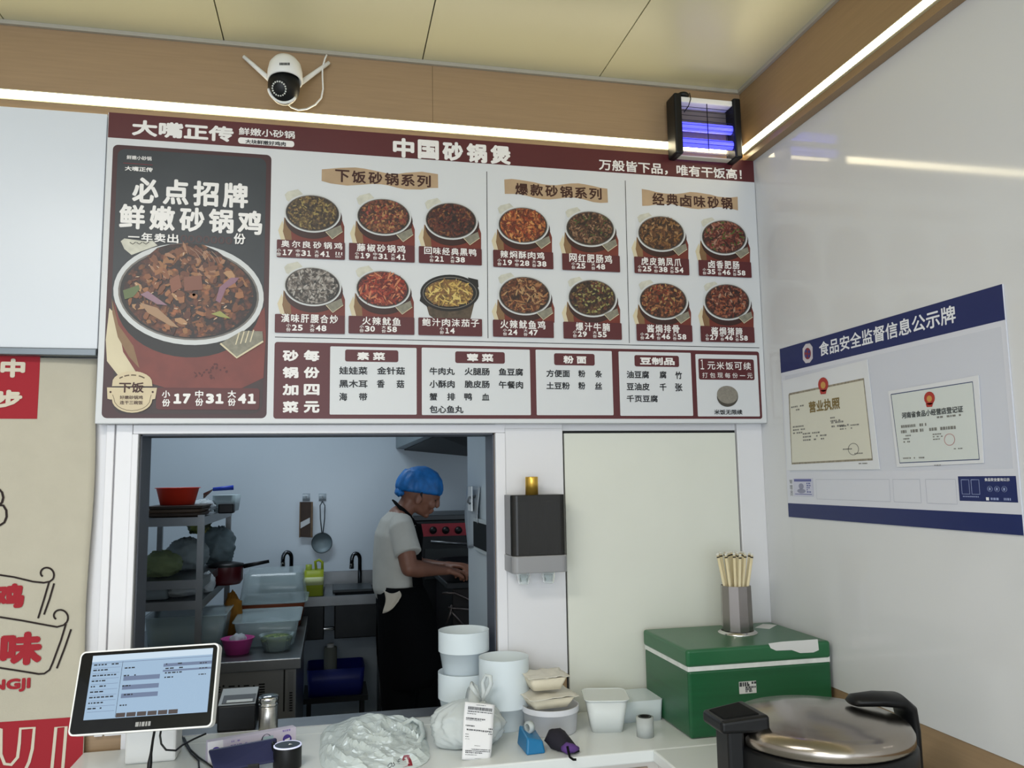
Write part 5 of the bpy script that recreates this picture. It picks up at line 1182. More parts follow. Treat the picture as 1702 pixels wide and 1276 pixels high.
def lathe_thing(name, label, cat, prof, c, m, group=None, n=32, sx=1, sy=1):
    mb = MB(); mb.lathe(prof, c, m, n, sx=sx, sy=sy); return tag(mb.build(name), label, cat, group)
def S(p, z): return Vector((p.x, p.y, z))
# trays, red basin, knife etc on the top shelf
yb = ry0 + .22
cx_ = Y(296, 850, yb).x
for i, (w0, m_) in enumerate(((.118, '4a3d33'), (.110, '5a4a3c'), (.112, '3d342e'))):
    mb = MB(); z = S1 + i * .016; mb.rbox((cx_ + .006 * i, yb), w0 * 2, .30, z, z + .012, .02, mat('tray ' + m_, m_, .5), .95); mb.rbox((cx_ + .006 * i, yb), w0 * 2.1, .31, z + .012, z + .015, .02, MATS['tray ' + m_]); 
    tag(mb.build('brown_tray'), ('brown tray lowest of the three under the red basin', 'brown tray in the middle of the three under the red basin', 'brown tray topmost of the three under the red basin')[i], 'tray', 'brown trays under the red basin')
zb_ = S1 + .0485; cb2 = Y(295, 835, yb); k = m_px(cb2); rr = 35 * k; hh = Y(295, 810, yb).z - zb_
mb = MB(); mb.lathe([(.0001, 0), (rr * .76, 0), (rr * .95, hh * .95), (rr * 1.02, hh * .96), (rr * 1.02, hh), (rr * .93, hh), (rr * .73, .004), (.0001, .004)], (cb2.x, yb, zb_), mat('red plastic', 'e2402c', .35), 40)
tag(mb.build('red_basin'), 'red plastic basin on top of the brown trays on the rack', 'basin')
yk = ry0 + .55
mb = crumple(S(Y(338, 832, yk), S1 + .03), (.06, .07, .035), mat('crumpled film', 'c3ccd0', .25, trans=.3, ior=1.1), .35, 10, 31, 36, 22); tag(mb.build('film_bundle'), 'crumpled clear film right of the red basin on the rack', 'plastic film')
t = thing('cleaver', 'knife with a blue handle lying across a tray on the rack top', 'knife', S(Y(368, 822, yk), S1 + .06))
a, b_, c_ = Y(338, 820, yk), Y(354, 813, yk), Y(388, 810, yk)
mb = MB(); mb.tube([b_, c_], [.009, .012], mat('blue handle', '1f3fae', .4), 10); mb.build('handle', t)
mb = MB(); mb.hexa([a, b_, b_ + Vector((0, .002, -.004)), a + Vector((0, .002, -.03))], [p + Vector((0, .003, .002)) for p in (a, b_, b_ + Vector((0, .002, -.004)), a + Vector((0, .002, -.03)))], M_CHROME); mb.build('blade', t)
mb = MB(); q0 = Y(352, 838, yk + .02); q1 = Y(392, 826, yk + .02); mb.rbox(((q0.x + q1.x) / 2, yk + .14), q1.x - q0.x, .28, S1, Y(372, 819, yk).z - .012, .02, mat('pale tray', '9fb0b4', .3), .85); tag(mb.build('pale_tray'), 'pale plastic tray under the blue handled knife', 'tray')
mb = MB(); q0, q1 = Y(366, 843, ry0 + .42), Y(392, 832, ry0 + .42); mb.box(q0.x, q1.x, ry0 + .34, ry0 + .40, S1, S1 + .045, M_BLACK); tag(mb.build('black_box', bevel=.006), 'small black plastic box at the front edge of the rack top', 'box')
# bags of greens on the second shelf
M_GREENS = food_mat('greens', ['3c4a1c', '5a6a26', '6e7a30', '2c3618', '7d7a3a'], 22)
for i, (x, y, dy, r, m_, lb, nm) in enumerate(((268, 940, .22, (.085, .12, .062), mat('pale green film', '7d8a66', .35, trans=.15, ior=1.1), 'clear bag of yellowed greens at the left of the second rack shelf', 'greens_bag'),
        (312, 930, .45, (.10, .12, .085), mat('grey film', '8c979a', .3, trans=.2, ior=1.1), 'large grey clear bag in the middle of the second rack shelf', 'produce_bag'),
        (362, 915, .70, (.085, .12, .105), mat('grey green film', '76858a', .3, trans=.2, ior=1.1), 'bulging clear bag at the right of the second rack shelf', 'produce_bag'))):
    p = Y(x, y, ry0 + dy); mb = crumple((p.x, ry0 + dy, S2 + r[2] * .76), r, m_, .28, 9, 40 + i, 44, 28); tag(mb.build(nm), lb, 'bag')
p = Y(330, 888, ry0 + .35); mb = crumple((p.x, ry0 + .36, S2 + .215), (.055, .05, .05), M_GREENS, .45, 14, 52, 30, 20, flat=False); tag(mb.build('leafy_bunch'), 'yellow green leafy bunch sticking up from the grey bag', 'vegetable')
# third shelf: pot, white box, bags
p = Y(372, 985, ry0 + .52); k = m_px(p); rr = 29 * k; hh = .085
t = thing('cooking_pot', 'dark red cooking pot with black lid and handle on the third rack shelf', 'pot', (p.x, ry0 + .55, S3)); c = (p.x, ry0 + .55, S3)
mb = MB(); mb.lathe([(.0001, 0), (rr * .85, 0), (rr, .02), (rr, hh)], c, mat('dark red enamel', '4c1218', .3), 32); mb.build('body', t)
mb = MB(); mb.lathe([(rr * 1.03, hh), (rr * 1.03, hh + .01), (rr * .5, hh + .02), (.0001, hh + .022)], c, M_BLACK, 32); mb.build('lid', t)
mb = MB(); mb.tube([Vector(c) + Vector((rr, 0, hh - .004)), Vector(c) + Vector((rr + .12, .02, hh + .014))], [.011, .008], M_BLACK, 10); mb.build('handle', t)
p = Y(258, 992, ry0 + .1); mb = MB(); mb.rbox((p.x - .01, ry0 + .16), .12, .16, S3, S3 + .065, .01, mat('pale carton', '8f9ca2', .5)); tag(mb.build('carton'), 'pale carton at the left end of the third rack shelf', 'carton')
p = Y(300, 992, ry0 + .2); mb = crumple((p.x, ry0 + .2, S3 + .03), (.085, .10, .04), mat('white cloth', 'a9b0b2', .8), .25, 8, 61, 36, 22); tag(mb.build('white_bundle'), 'white bundle between the pale carton and the dark red pot', 'bundle')
p = Y(346, 985, ry0 + .3); mb = crumple((p.x, ry0 + .26, S3 + .04), (.035, .05, .05), MATS['crumpled film'], .3, 9, 63, 30, 20); tag(mb.build('film_bundle'), 'small crumpled film beside the dark red pot on the third rack shelf', 'plastic film')

# --- tubs on the fridge top
def trough(name, label, q0, q1, yw, z0, z1, m, taper=.86, r=.03, lid=None, grp=None):
    """q0,q1 : left and right pixel x at depth yw"""
    x0, x1 = q0, q1; mb = MB(); d = lid or .2
    mb.rbox(((x0 + x1) / 2, yw + d / 2), x1 - x0, d, z0, z1, r, m, taper, open_top=True); mb.rbox(((x0 + x1) / 2, yw + d / 2), (x1 - x0) * 1.05, d * 1.05, z1, z1 + .004, r, m, 1, open_top=True)
    return tag(mb.build(name, solid=.003), label, 'tub', grp)
M_TUBC = mat('kitchen clear tub', 'b9cccf', .12, alpha=.42)
zf = ZF + .0008
y_ = Z(440, 1076, ZF).y
trough('clear_tub', 'large clear rectangular tub behind the pink basin on the fridge', Y(388, 1040, y_).x, Y(496, 1040, y_).x, y_, zf, Y(440, 1034, y_).z, M_TUBC, .85, .03, .40)
mb = crumple((Y(445, 1040, y_).x, y_ + .2, zf + .052), (.10, .10, .045), MATS['crumpled film'], .3, 9, 71, 36, 22); tag(mb.build('film_bundle'), 'crumpled film lying inside the large clear rectangular tub', 'plastic film')
y_ = y_ + .50
x0, x1 = Y(396, 980, y_).x, Y(508, 980, y_).x
zo = Y(450, 1003, y_).z
mb = MB(); mb.rbox(((x0 + x1) / 2, y_ + .18), (x1 - x0) * .98, .36, zf, zo - .002, .03, mat('orange sauce tub', '7a3a1c', .3), .88); tag(mb.build('sauce_tub'), 'orange brown tub under the overturned clear cover on the fridge', 'tub')
mb = MB(); zt2 = Y(450, 953, y_).z; mb.rbox(((x0 + x1) / 2, y_ + .18), (x1 - x0), .37, zo, zt2, .04, M_TUBC, 1.0); 
for i in range(8): pass
n = len(mb.v) // 2
for i in range(n, 2 * n): mb.v[i].x = (mb.v[i].x - (x0 + x1) / 2) * .86 + (x0 + x1) / 2; mb.v[i].y = (mb.v[i].y - y_ - .18) * .86 + y_ + .18
mb.rbox(((x0 + x1) / 2, y_ + .18), (x1 - x0) * 1.06, .40, zo, zo + .006, .045, M_TUBC, 1); tag(mb.build('overturned_tub'), 'overturned clear plastic tub covering the orange brown tub', 'tub')
p = Z(392, 1090, ZF); k = m_px(p); rr = 27 * k; hh = Y(392, 1064, p.y).z - ZF
mb = MB(); cc_ = (p.x, p.y + rr * .8, zf)
mb.lathe([(.0001, 0), (rr * .7, 0), (rr * .95, hh * .94), (rr * 1.05, hh), (rr * .92, hh), (rr * .68, .004), (.0001, .004)], cc_, mat('pink plastic', 'b8438a', .35, trans=.1), 36); tag(mb.build('pink_basin'), 'pink plastic basin on the fridge top beside the touch screen', 'basin')
mb = crumple((cc_[0] + .004, cc_[1], zf + hh * .75), (rr * .55, rr * .55, .035), MATS['crumpled film'], .3, 9, 75, 30, 20); tag(mb.build('film_bundle'), 'crumpled film inside the pink basin', 'plastic film')
p = Z(458, 1084, ZF); k = m_px(p); rr = 29 * k; hh = Y(458, 1058, p.y).z - ZF; cc_ = (p.x, p.y + rr * .8, zf)
mb = MB(); mb.lathe([(.0001, 0), (rr * .72, 0), (rr, hh), (rr * 1.03, hh), (rr * .96, hh), (rr * .70, .003), (.0001, .003)], cc_, M_TUBC, 36); tag(mb.build('clear_bowl'), 'clear bowl of chopped green onion on the fridge top right corner', 'bowl')
mb = MB(); mb.lathe([(.0001, .0045), (rr * .69, .0045), (rr * .91, hh * .8), (rr * .6, hh * .93), (.0001, hh * 1.0)], cc_, food_mat('chopped greens', ['5d7a3a', '8aa05a', '48602c', 'a3b070'], 90), 36); o = tag(mb.build('chopped_greens'), 'chopped green onion heaped in the clear bowl', 'chopped greens', kind='stuff')
p = Z(300, 1090, ZF); y_ = p.y + .05
x0, x1 = Y(238, 1050, y_).x, Y(372, 1050, y_).x
trough('clear_tub', 'long clear tub of greens under the rack behind the touch screen', max(x0, fx0 + .01), x1, y_, zf, Y(300, 1026, y_).z, M_TUBC, .9, .03, .30)
mb = MB(); mb.rbox(((max(x0, fx0 + .01) + x1) / 2, y_ + .15), (x1 - max(x0, fx0 + .01)) * .86, .25, zf + .004, Y(300, 1040, y_).z, .03, M_GREENS, .9); tag(mb.build('leaf_pile'), 'heap of dark leafy greens filling the long clear tub', 'greens', kind='stuff')
p = Y(366, 1040, y_ - .02); mb = crumple((p.x + .01, y_ + .33, zf + .09), (.05, .05, .115), mat('amber film', '9a6a2c', .3, trans=.2, ior=1.1), .3, 9, 81, 34, 24); tag(mb.build('amber_bag'), 'amber and clear bag standing beside the long tub of greens', 'bag')
p = Y(345, 1015, ry0 + .3); mb = MB(); cc_ = (p.x, ry0 + .66, zf); mb.lathe([(.0001, 0), (.07, 0), (.10, .075), (.103, .075), (.095, .072), (.068, .004), (.0001, .004)], cc_, M_KST, 28); tag(mb.build('steel_bowl'), 'small steel bowl on the fridge top under the rack', 'bowl')

# --- sinks along the kitchen back wall
sy0 = 2.42; zs_ = Y(560, 990, sy0).z
sx0, sx1 = bk.x - .32, .34
t = thing('sink_unit', 'long stainless steel double sink unit along the kitchen back wall', 'sink', ((sx0 + sx1) / 2, 2.7, 0))
bz = Y(590, 948, YK - .02).z
mb = MB(); mb.box(sx0, sx1, sy0, sy0 + .02, zs_ - .055, zs_, M_KST).box(sx0, sx1, YK - .14, YK - .02, zs_ - .02, zs_, M_KST).box(sx0, sx1, YK - .02, YK - .003, zs_ - .02, bz, M_KST)
xm = Y(548, 960, 2.6).x
for a, b_ in ((sx0, sx0 + .02), (xm - .03, xm + .03), (sx1 - .02, sx1)): mb.box(a, b_, sy0 + .02, YK - .14, zs_ - .02, zs_, M_KST)
mb.build('rim', t, bevel=.002)
for a, b_ in ((sx0 + .02, xm - .03), (xm + .03, sx1 - .02)):
    mb = MB(); z0 = zs_ - .24; mb.box(a, b_, sy0 + .02, YK - .14, z0, z0 + .004, M_KDK).box(a, b_, sy0 + .02, sy0 + .024, z0, zs_ - .02, M_KDK).box(a, b_, YK - .144, YK - .14, z0, zs_ - .02, M_KDK).box(a, a + .004, sy0 + .02, YK - .14, z0, zs_ - .02, M_KDK).box(b_ - .004, b_, sy0 + .02, YK - .14, z0, zs_ - .02, M_KDK); mb.build('bowl', t)
for x in (sx0 + .03, sx1 - .03):
    for y in (sy0 + .05, YK - .06):
        mb = MB(); mb.tube([(x, y, 0), (x, y, zs_ - .245)], .019, M_KST, 12); mb.build('leg', t)
zr = Y(600, 1044, sy0).z
mb = MB(); mb.tube([(sx0 + .03, sy0 + .05, zr), (sx1 - .03, sy0 + .05, zr)], .011, M_CHROME, 10); mb.build('rail', t)
def faucet(px_, pt, pbase, label):
    b0 = Y(px_, pbase, YK - .08); z = zs_ - .0; x = b0.x; zt = Y(px_, pt, YK - .08).z; r = .0125; k = m_px(b0); ww = 12 * k
    t = thing('faucet', label, 'faucet', (x, YK - .08, z))
    pts = [(x, YK - .08, z), (x, YK - .08, zt - ww * .8)] + [(x - ww * .55 + ww * .55 * math.cos(a), YK - .08 - .02 * math.sin(a / 2), zt - ww * .8 + ww * .8 * math.sin(a)) for a in [i / 8 * PI for i in range(1, 9)]] + [(x - ww * 1.12, YK - .10, zt - ww * 1.35)]
    mb = MB(); mb.tube(pts, r, mat('dark chrome', '55585c', .2, 1), 12); mb.build('spout', t)
    mb = MB(); p = Vector(pts[-1]); mb.lathe([(.014, 0), (.015, -.03), (.009, -.032)], p, M_CHROME, 14); mb.build('nozzle', t)
faucet(484, 917, 952, 'gooseneck faucet over the left sink behind the overturned tub'); faucet(598, 919, 946, 'gooseneck faucet over the right sink beside the cook')
# yellow-green jug
p = Y(523, 985, sy0 - .16); jy = sy0 + .10
p = Y(522, 980, jy); k = m_px(p); z0 = zs_ + .0; zt = Y(522, 931, jy).z; ww = 31 * k
t = thing('oil_jug', 'translucent yellow green jug standing on the sink rim', 'jug', (p.x, jy - .08, z0))
zb0 = Y(522, 982, jy - .10).z
mb = MB(); mb.box(p.x - ww / 2, p.x + ww / 2, sy0 + .0, sy0 + .02, zs_, zs_ + .0004, M_KST)
mb = MB(); M_JUG = mat('yellow green plastic', 'a8b53a', .3, trans=.25, ior=1.2); jc = sy0 + .075
mb.rbox((p.x, jc), ww, .11, zs_ + .001, zs_ + (zt - zs_) * .74, .02, M_JUG, .97); mb.build('body', t)
mb = MB(); mb.rbox((p.x, jc), ww * 1.01, .112, zs_ + (zt - zs_) * .32, zs_ + (zt - zs_) * .55, .02, mat('jug label', 'b9c08c', .4), 1); mb.build('label', t)
mb = MB(); mb.tube([(p.x + ww * .1, jc, zs_ + (zt - zs_) * .74), (p.x + ww * .05, jc, zt - .005), (p.x + ww * .25, jc, zt + .004), (p.x + ww * .42, jc, zt - .01), (p.x + ww * .42, jc, zs_ + (zt - zs_) * .74)], .008, M_JUG, 10); mb.build('handle', t)
mb = MB(); mb.lathe([(.018, 0), (.018, .03), (.0001, .03)], (p.x - ww * .28, jc, zs_ + (zt - zs_) * .74), mat('jug cap', '8a9a30', .4), 16); mb.build('cap', t)
mb = MB(); q0, q1 = Y(553, 962, 2.62), Y(618, 955, 2.62); mb.box(q0.x, q1.x, 2.52, 2.80, zs_ + .002, zs_ + .02, mat('dark tray', '1f2528', .4)); tag(mb.build('dark_tray', bevel=.004), 'dark flat tray bridging the right sink beside the cook', 'tray')

# --- tools hung on the back wall
def hook(px_, py_, label):
    p = Y(px_, py_, YK - .006); k = m_px(p); t = thing('wall_hook', label, 'hook', p)
    mb = MB(); mb.rbox((p.x, 0), 12 * k, .004, p.z - 6 * k, p.z + 6 * k, .002, mat('clear hook', 'b7c3ca', .2, trans=.3), n=3)
    for v in mb.v: v.y += YK - .004
    mb.build('plate', t)
    mb = MB(); mb.tube([(p.x, YK - .006, p.z + .006), (p.x, YK - .018, p.z), (p.x, YK - .018, p.z - .012), (p.x, YK - .026, p.z - .008)], .003, M_CHROME, 8); mb.build('peg', t)
hook(509, 826, 'clear adhesive hook above the wooden slicer'); hook(536, 826, 'clear adhesive hook above the hanging strainer')
yh = YK - .035
q = [Y(499, 834, yh), Y(518.5, 834, yh), Y(518, 893, yh), Y(497, 892, yh)]
t = thing('vegetable_slicer', 'dark wooden vegetable slicer hanging on the kitchen wall', 'slicer', q[3])
def plate(mb, q, th, m): mb.hexa(q, [p + Vector((0, th, 0)) for p in q], m)
mb = MB(); plate(mb, q, .012, mat('dark wood', '3b2c22', .6, var=.15, vscale=30)); mb.build('board', t, bevel=.002)
mb = MB(); plate(mb, [Y(499.5, 868, yh - .004), Y(515, 860, yh - .004), Y(515, 869, yh - .004), Y(499.5, 878, yh - .004)], .004, mat('slicer blade', 'aeb2b4', .45, .6)); mb.build('blade', t)
for a, b_ in ((516.2, 519.5), (497, 499)): 
    mb = MB(); plate(mb, [Y(a + 1, 834, yh - .006), Y(b_ + .6, 834, yh - .006), Y(b_, 893, yh - .006), Y(a, 893, yh - .006)], .018, mat('worn wood', '6b5640', .6, var=.15, vscale=30)); mb.build('rail', t)
t = thing('strainer', 'round wire strainer hanging on the kitchen wall', 'strainer', Y(535, 918, yh))
mb = MB()
for s_ in (-1, 1): mb.tube([Y(536, 833, yh), Y(536 + s_ * 4, 840, yh), Y(536 + s_ * 3.5, 862, yh), Y(536 + s_ * .8, 886, yh)], .0032, mat('dark wire', '4d5357', .4, .8), 8)
mb.build('handle', t)
sc0 = Y(535, 902, yh); rr = 16.5 * m_px(sc0)
mb = MB(); mb.lathe([(rr, -.006), (rr * 1.03, 0), (rr, .006), (rr * .97, 0), (rr, -.006)], sc0, MATS['dark wire'], 32, axis=(0, 1, 0)); mb.build('rim', t)
mb = MB(); mb.lathe([(rr * .98, 0), (rr * .85, .012), (rr * .5, .022), (.0001, .025)], sc0, mat('fine mesh', '77858a', .5, .3), 32, axis=(0, 1, 0)); mb.build('bowl', t)

# --- extractor hood, steamer with red panel, wok range
hy = YK - .003
A0, A1, B0, B1 = Y(672, 748, hy), Y(830, 763, hy), Y(727, 724, 2.15), Y(830, 720, 2.15)
t = thing('extractor_hood', 'grey extractor hood with dark underside in the top right of the hatch', 'hood', ((A0.x + A1.x) / 2, 2.6, A0.z))
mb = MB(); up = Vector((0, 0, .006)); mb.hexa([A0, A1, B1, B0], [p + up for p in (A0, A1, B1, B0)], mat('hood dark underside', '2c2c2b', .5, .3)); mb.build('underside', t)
mb = MB(); A9 = Y(658, 745, hy); q = [A9, A0 + up, B0 + up, B0 + Vector((-.05, 0, .006))]; mb.hexa(q, [Vector((p.x, p.y, ZC - .01)) for p in q], mat('hood side', '8a979c', .35, .4)); mb.build('side_panel', t)
mb = MB(); mb.hexa([B0 + up, B1 + up, B1 + up + Vector((0, .004, 0)), B0 + up + Vector((0, .004, 0))], [Vector((p.x, p.y, ZC - .01)) for p in (B0, B1, B1 + Vector((0, .004, 0)), B0 + Vector((0, .004, 0)))], M_KST); mb.build('front_panel', t)
ys = 2.30
q0, q1 = Y(688, 857, ys), Y(800, 862, ys)
t = thing('steamer_cabinet', 'dark steel cooking range with a red control panel behind the cook', 'range', ((q0.x + 1.3) / 2, ys + .2, 0))
mb = MB(); mb.box(q0.x, 1.3, ys + .01, ys + .62, 0.0005, q0.z - .03, M_KDK); mb.build('body', t, bevel=.004)
mb = MB(); mb.box(q0.x - .01, 1.31, ys, ys + .63, q0.z - .0295, q0.z, mat('range top steel', '4a4d4f', .4, .8)); mb.build('top', t, bevel=.004)
r0, r1 = Y(690, 871, ys), Y(690, 892, ys)
mb = MB(); mb.box(q0.x, 1.3, ys + .004, ys + .01, r1.z, r0.z, mat('red enamel panel', '8f1d2c', .35)); mb.build('control_panel', t)
for x in (720, 741, 762):
    p = Y(x, 881, ys); mb = MB(); mb.lathe([(.0001, .026), (.018, .024), (.022, 0)], (p.x, ys + .004, p.z), M_BLACK, 18, axis=(0, -1, 0)); mb.build('knob', t)
mb = MB(); d0, d1 = Y(706, 912, ys), Y(790, 960, ys); mb.box(d0.x, 1.28, ys + .002, ys + .01, d1.z, d0.z, mat('oven door dark', '3a3d3e', .35, .6)); mb.build('door', t, bevel=.003)
mb = MB(); mb.tube([Y(716, 900, ys - .02), Y(780, 904, ys - .02)], .008, M_KST, 10); mb.build('handle', t)
wy = 1.50
t = thing('wok_range', 'low dark wok range with pipes to the right of the cook', 'range', (.95, wy + .3, 0))
wx0 = Y(736, 1000, wy).x; wz = Y(760, 968, wy).z
mb = MB(); mb.box(wx0 + .05, 1.45, wy + .02, wy + .65, .06, wz - .03, mat('greasy black steel', '1d1a1a', .45, .5, var=.2, vscale=12)); mb.build('body', t, bevel=.005)
mb = MB(); mb.box(wx0 + .02, 1.47, wy, wy + .67, wz - .0295, wz, M_KDK); mb.build('top', t, bevel=.004)
for q in ([(735, 986), (755, 985), (775, 994), (790, 1003)], [(745, 1010), (760, 1011), (790, 1013)], [(748, 1014), (758, 1025), (770, 1038)], [(742, 1035), (748, 1020), (751, 1005)]):
    mb = MB(); mb.tube([Y(x, y, wy + .008) for x, y in q], .006, mat('greasy pipe', '5d5654', .4, .8), 8); mb.build('pipe', t)
wc = Vector((Y(772, 950, wy + .22).x + .03, wy + .22, wz + .0005))
mb = MB(); mb.lathe([(.05, .0), (.12, .03), (.17, .085), (.175, .085), (.12, .034), (.05, .005), (.0001, .004)], wc, mat('wok iron', '26262a', .35, .7), 36); tag(mb.build('wok'), 'black iron wok on the low range before the cook', 'wok')

# --- things on the floor
cy_ = 2.52
p0, p1 = Y(516, 1150, cy_), Y(606, 1158, cy_)
zq = 0.0
mb = MB(); 
q0, q1 = Y(510, 1120, cy_).x, Y(606, 1120, cy_).x; zt = Y(560, 1112, cy_).z; zb0 = max(0.0, Y(560, 1157, cy_).z)
stl = thing('low_stand', 'dark low stand under the sink carrying the blue crate', 'stand', ((q0 + q1) / 2, cy_ + .15, 0))
mb = MB(); mb.box(q0 - .02, q1 + .02, cy_ - .01, cy_ + .32, zb0 - .03, zb0 - .001, M_KDK); mb.build('shelf', stl)
for x in (q0, q1 - .02):
    for y in (cy_, cy_ + .28): mb = MB(); mb.box(x, x + .02, y, y + .02, 0, zb0 - .03, M_KDK); mb.build('leg', stl)
mb = MB(); mb.rbox(((q0 + q1) / 2, cy_ + .15), q1 - q0, .28, zb0, zt, .025, mat('blue plastic crate', '1c2a8a', .4), .93, open_top=True); tag(mb.build('blue_crate', solid=.004), 'blue plastic crate on the low stand under the sink', 'crate')
p = Y(549, 1100, cy_ + .12); zt3 = Y(549, 1068, cy_ + .12).z
t = thing('white_canister', 'pale canister standing in the blue crate under the sink', 'canister', (p.x, cy_ + .14, zb0))
mb = MB(); mb.lathe([(.0001, 0), (.038, 0), (.038, zt3 - zb0 - .03), (.0001, zt3 - zb0 - .03)], (p.x, cy_ + .14, zb0 + .002), mat('pale canister', '8f938c', .5), 24); mb.build('body', t)
mb = MB(); mb.lathe([(.0001, .02), (.02, .02), (.022, 0)], (p.x, cy_ + .14, zt3 - .028), M_WHITEP, 16); mb.build('cap', t)

# --- things on the partition
def xp(px_, py_): return X(px_, py_, XP)
q = [xp(792, 862), xp(816, 864), xp(815.5, 921), xp(792, 914)]
t = thing('framed_notice', 'dark rectangular frame with pale edge on the kitchen partition', 'frame', (XP, (q[0].y + q[1].y) / 2, q[2].z))
y0, y1 = min(q[0].y, q[1].y), max(q[0].y, q[1].y); z0, z1 = (q[2].z + q[3].z) / 2, (q[0].z + q[1].z) / 2
mb = MB(); mb.box(XP - .010, XP - .0005, y0, y1, z0, z1, mat('pale panel edge', 'aab4b8', .4)); mb.build('frame', t)
mb = MB(); mb.box(XP - .013, XP - .0095, y0 + .008, y1 - .008, z0 + .012, z1 - .012, mat('dark slate panel', '15191b', .7, spec=.1)); mb.build('face', t)
pa = xp(788, 830)
t = thing('hung_bag', 'clear plastic bag hanging from tape on the kitchen partition', 'plastic bag', (XP, pa.y, xp(788, 905).z))
yy = [xp(x, 850).y for x in (774.5 + 4, 800)]
mb = MB(); rows = []
for j in range(16):
    v = j / 15; z = xp(786, 808).z + (xp(786, 900).z - xp(786, 808).z) * v
    rows.append([Vector((XP - .004 - .006 * math.sin(v * PI) * (1 + .6 * math.sin(i * 1.7 + v * 4)), yy[0] + (yy[1] - yy[0]) * i / 7, z - .03 * (1 - i / 7) * v)) for i in range(8)])
mb.grid(rows, mat('hung film', 'b9c3cb', .25, trans=.35, ior=1.05)); mb.build('film', t, solid=.001)
mb = MB(); ya, yb2 = xp(795, 830).y, xp(789, 830).y; mb.box(XP - .024, XP - .020, min(ya, yb2), max(ya, yb2), xp(790, 848).z, xp(790, 808).z, mat('printed tape', 'c7ced2', .4)); mb.build('tape_strip', t)
mb = MB(); p = xp(794, 829); mb.tube([(XP - .0005, p.y, p.z + .01), (XP - .03, p.y, p.z + .006), (XP - .034, p.y, p.z - .01), (XP - .026, p.y, p.z - .016)], .004, mat('dark hook', '555b60', .4, .6), 8); mb.build('hook', t)

# ================================================================== THE COOK
CY = 1.45
def W(px_, py_, dy=0.0): return Y(px_, py_, CY + dy)
kc = m_px(W(690, 900))                       # metres per pixel at the cook
r_ = lambda n: n * kc
M_SKIN = mat('skin', '7d5442', .5, sss=.05, var=.04, vscale=20); M_SHIRT = mat('grey white t-shirt', 'b3b2aa', .85, var=.05, vscale=12, bump=.2, bscale=18); M_APRON = mat('black apron cloth', '060709', .9, spec=.1); M_TROU = mat('black trousers', '060709', .9, spec=.1)
M_CAPB = mat('blue cap film', '1c6db4', .5, var=.3, vscale=25, bump=.5, bscale=30, trans=.1)
org = W(662, 1183); org = Vector((org.x, CY, 0))
cook = thing('person', 'cook in blue hair cap, pale t-shirt and black apron bending over the range', 'person', org)
# body: trunk, neck, head, both arms and hands, legs as one surface
mb = MB()
fl = 0.0
leg0 = lambda dx, dy: [((org.x + .0 + dx, CY + dy, .04), r_(14), .045), ((org.x + dx, CY + dy, .12), r_(12), .042), ((org.x + .005 + dx, CY + dy, .32), r_(17), .058), ((org.x + dx, CY + dy, .48), r_(17), .058), ((org.x + dx + .005, CY + dy * .95, .72), r_(25), .082), ((W(660, 1000).x, CY + dy * .8, W(660, 1000).z), r_(28), .09)]
for dx, dy in ((-.01, -.09), (.03, .09)):
    mb.loft(leg0(dx, dy), M_SKIN)
    mb.loft([((org.x + dx - .06, CY + dy, .03), .028, .032), ((org.x + dx + .02, CY + dy, .045), .035, .038), ((org.x + dx + .12, CY + dy, .03), .024, .04), ((org.x + dx + .17, CY + dy, .022), .016, .03)], M_SKIN)
mb.loft([(W(660, 1010), r_(30), .155), (W(657, 980), r_(31), .16), (W(654, 950), r_(28), .15), (W(655, 920), r_(29), .155), (W(657, 890), r_(30), .165), (W(661, 868), r_(26), .15), (W(667, 852), r_(18), .10), (W(672, 845), r_(13), .05)], M_SKIN)
mb.loft([(W(664, 862), r_(17), .06), (W(672, 848), r_(15.5), .053), (W(681, 832), r_(15), .05), (W(686, 820), r_(17), .052)], M_SKIN)
# head, bowed to the right
hr = Matrix.Rotation(math.radians(18), 3, 'Y')
hc = W(700, 812); mb.ell(hc, (r_(33), .074, r_(36)), M_SKIN, 28, 18, rot=hr)
mb.loft([(W(708, 815), r_(24), .060), (W(705, 830), r_(20), .054), (W(703, 842), r_(16), .045), (W(704, 851), r_(10), .030), (W(705, 855), r_(5), .016)], M_SKIN)
mb.loft([(W(690, 838), r_(11), .05), (W(699, 848), r_(8), .036), (W(706, 853), r_(6), .02)], M_SKIN, side=(0, 1, 0))
mb.ell(W(726, 826), (r_(6), .028, r_(4.5)), M_SKIN, 16, 10)                     # brow
mb.loft([(W(727, 827), r_(3), .008), (W(727.5, 834), r_(4), .011), (W(726.5, 840), r_(4.8), .015), (W(723, 842.5), r_(4), .014)], M_SKIN, n=12)   # nose
mb.ell(W(717.5, 847), (r_(4.6), .020, r_(2.4)), M_SKIN, 14, 8, rot=hr); mb.ell(W(715, 851), (r_(4.4), .018, r_(2.4)), M_SKIN, 14, 8, rot=hr)     # lips
mb.ell(W(708, 857), (r_(5), .018, r_(4)), M_SKIN, 14, 8)                                                                                       # chin
for s_ in (-1, 1):
    mb.ell(W(716, 838) + Vector((0, s_ * .036, 0)), (r_(7), .02, r_(8)), M_SKIN, 14, 10)                                                        # cheek
    e = W(693, 829) + Vector((0, s_ * .071, 0)); mb.ell(e, (r_(6), .009, r_(10)), M_SKIN, 16, 10, rot=Matrix.Rotation(math.radians(18), 3, 'Y'))   # ear
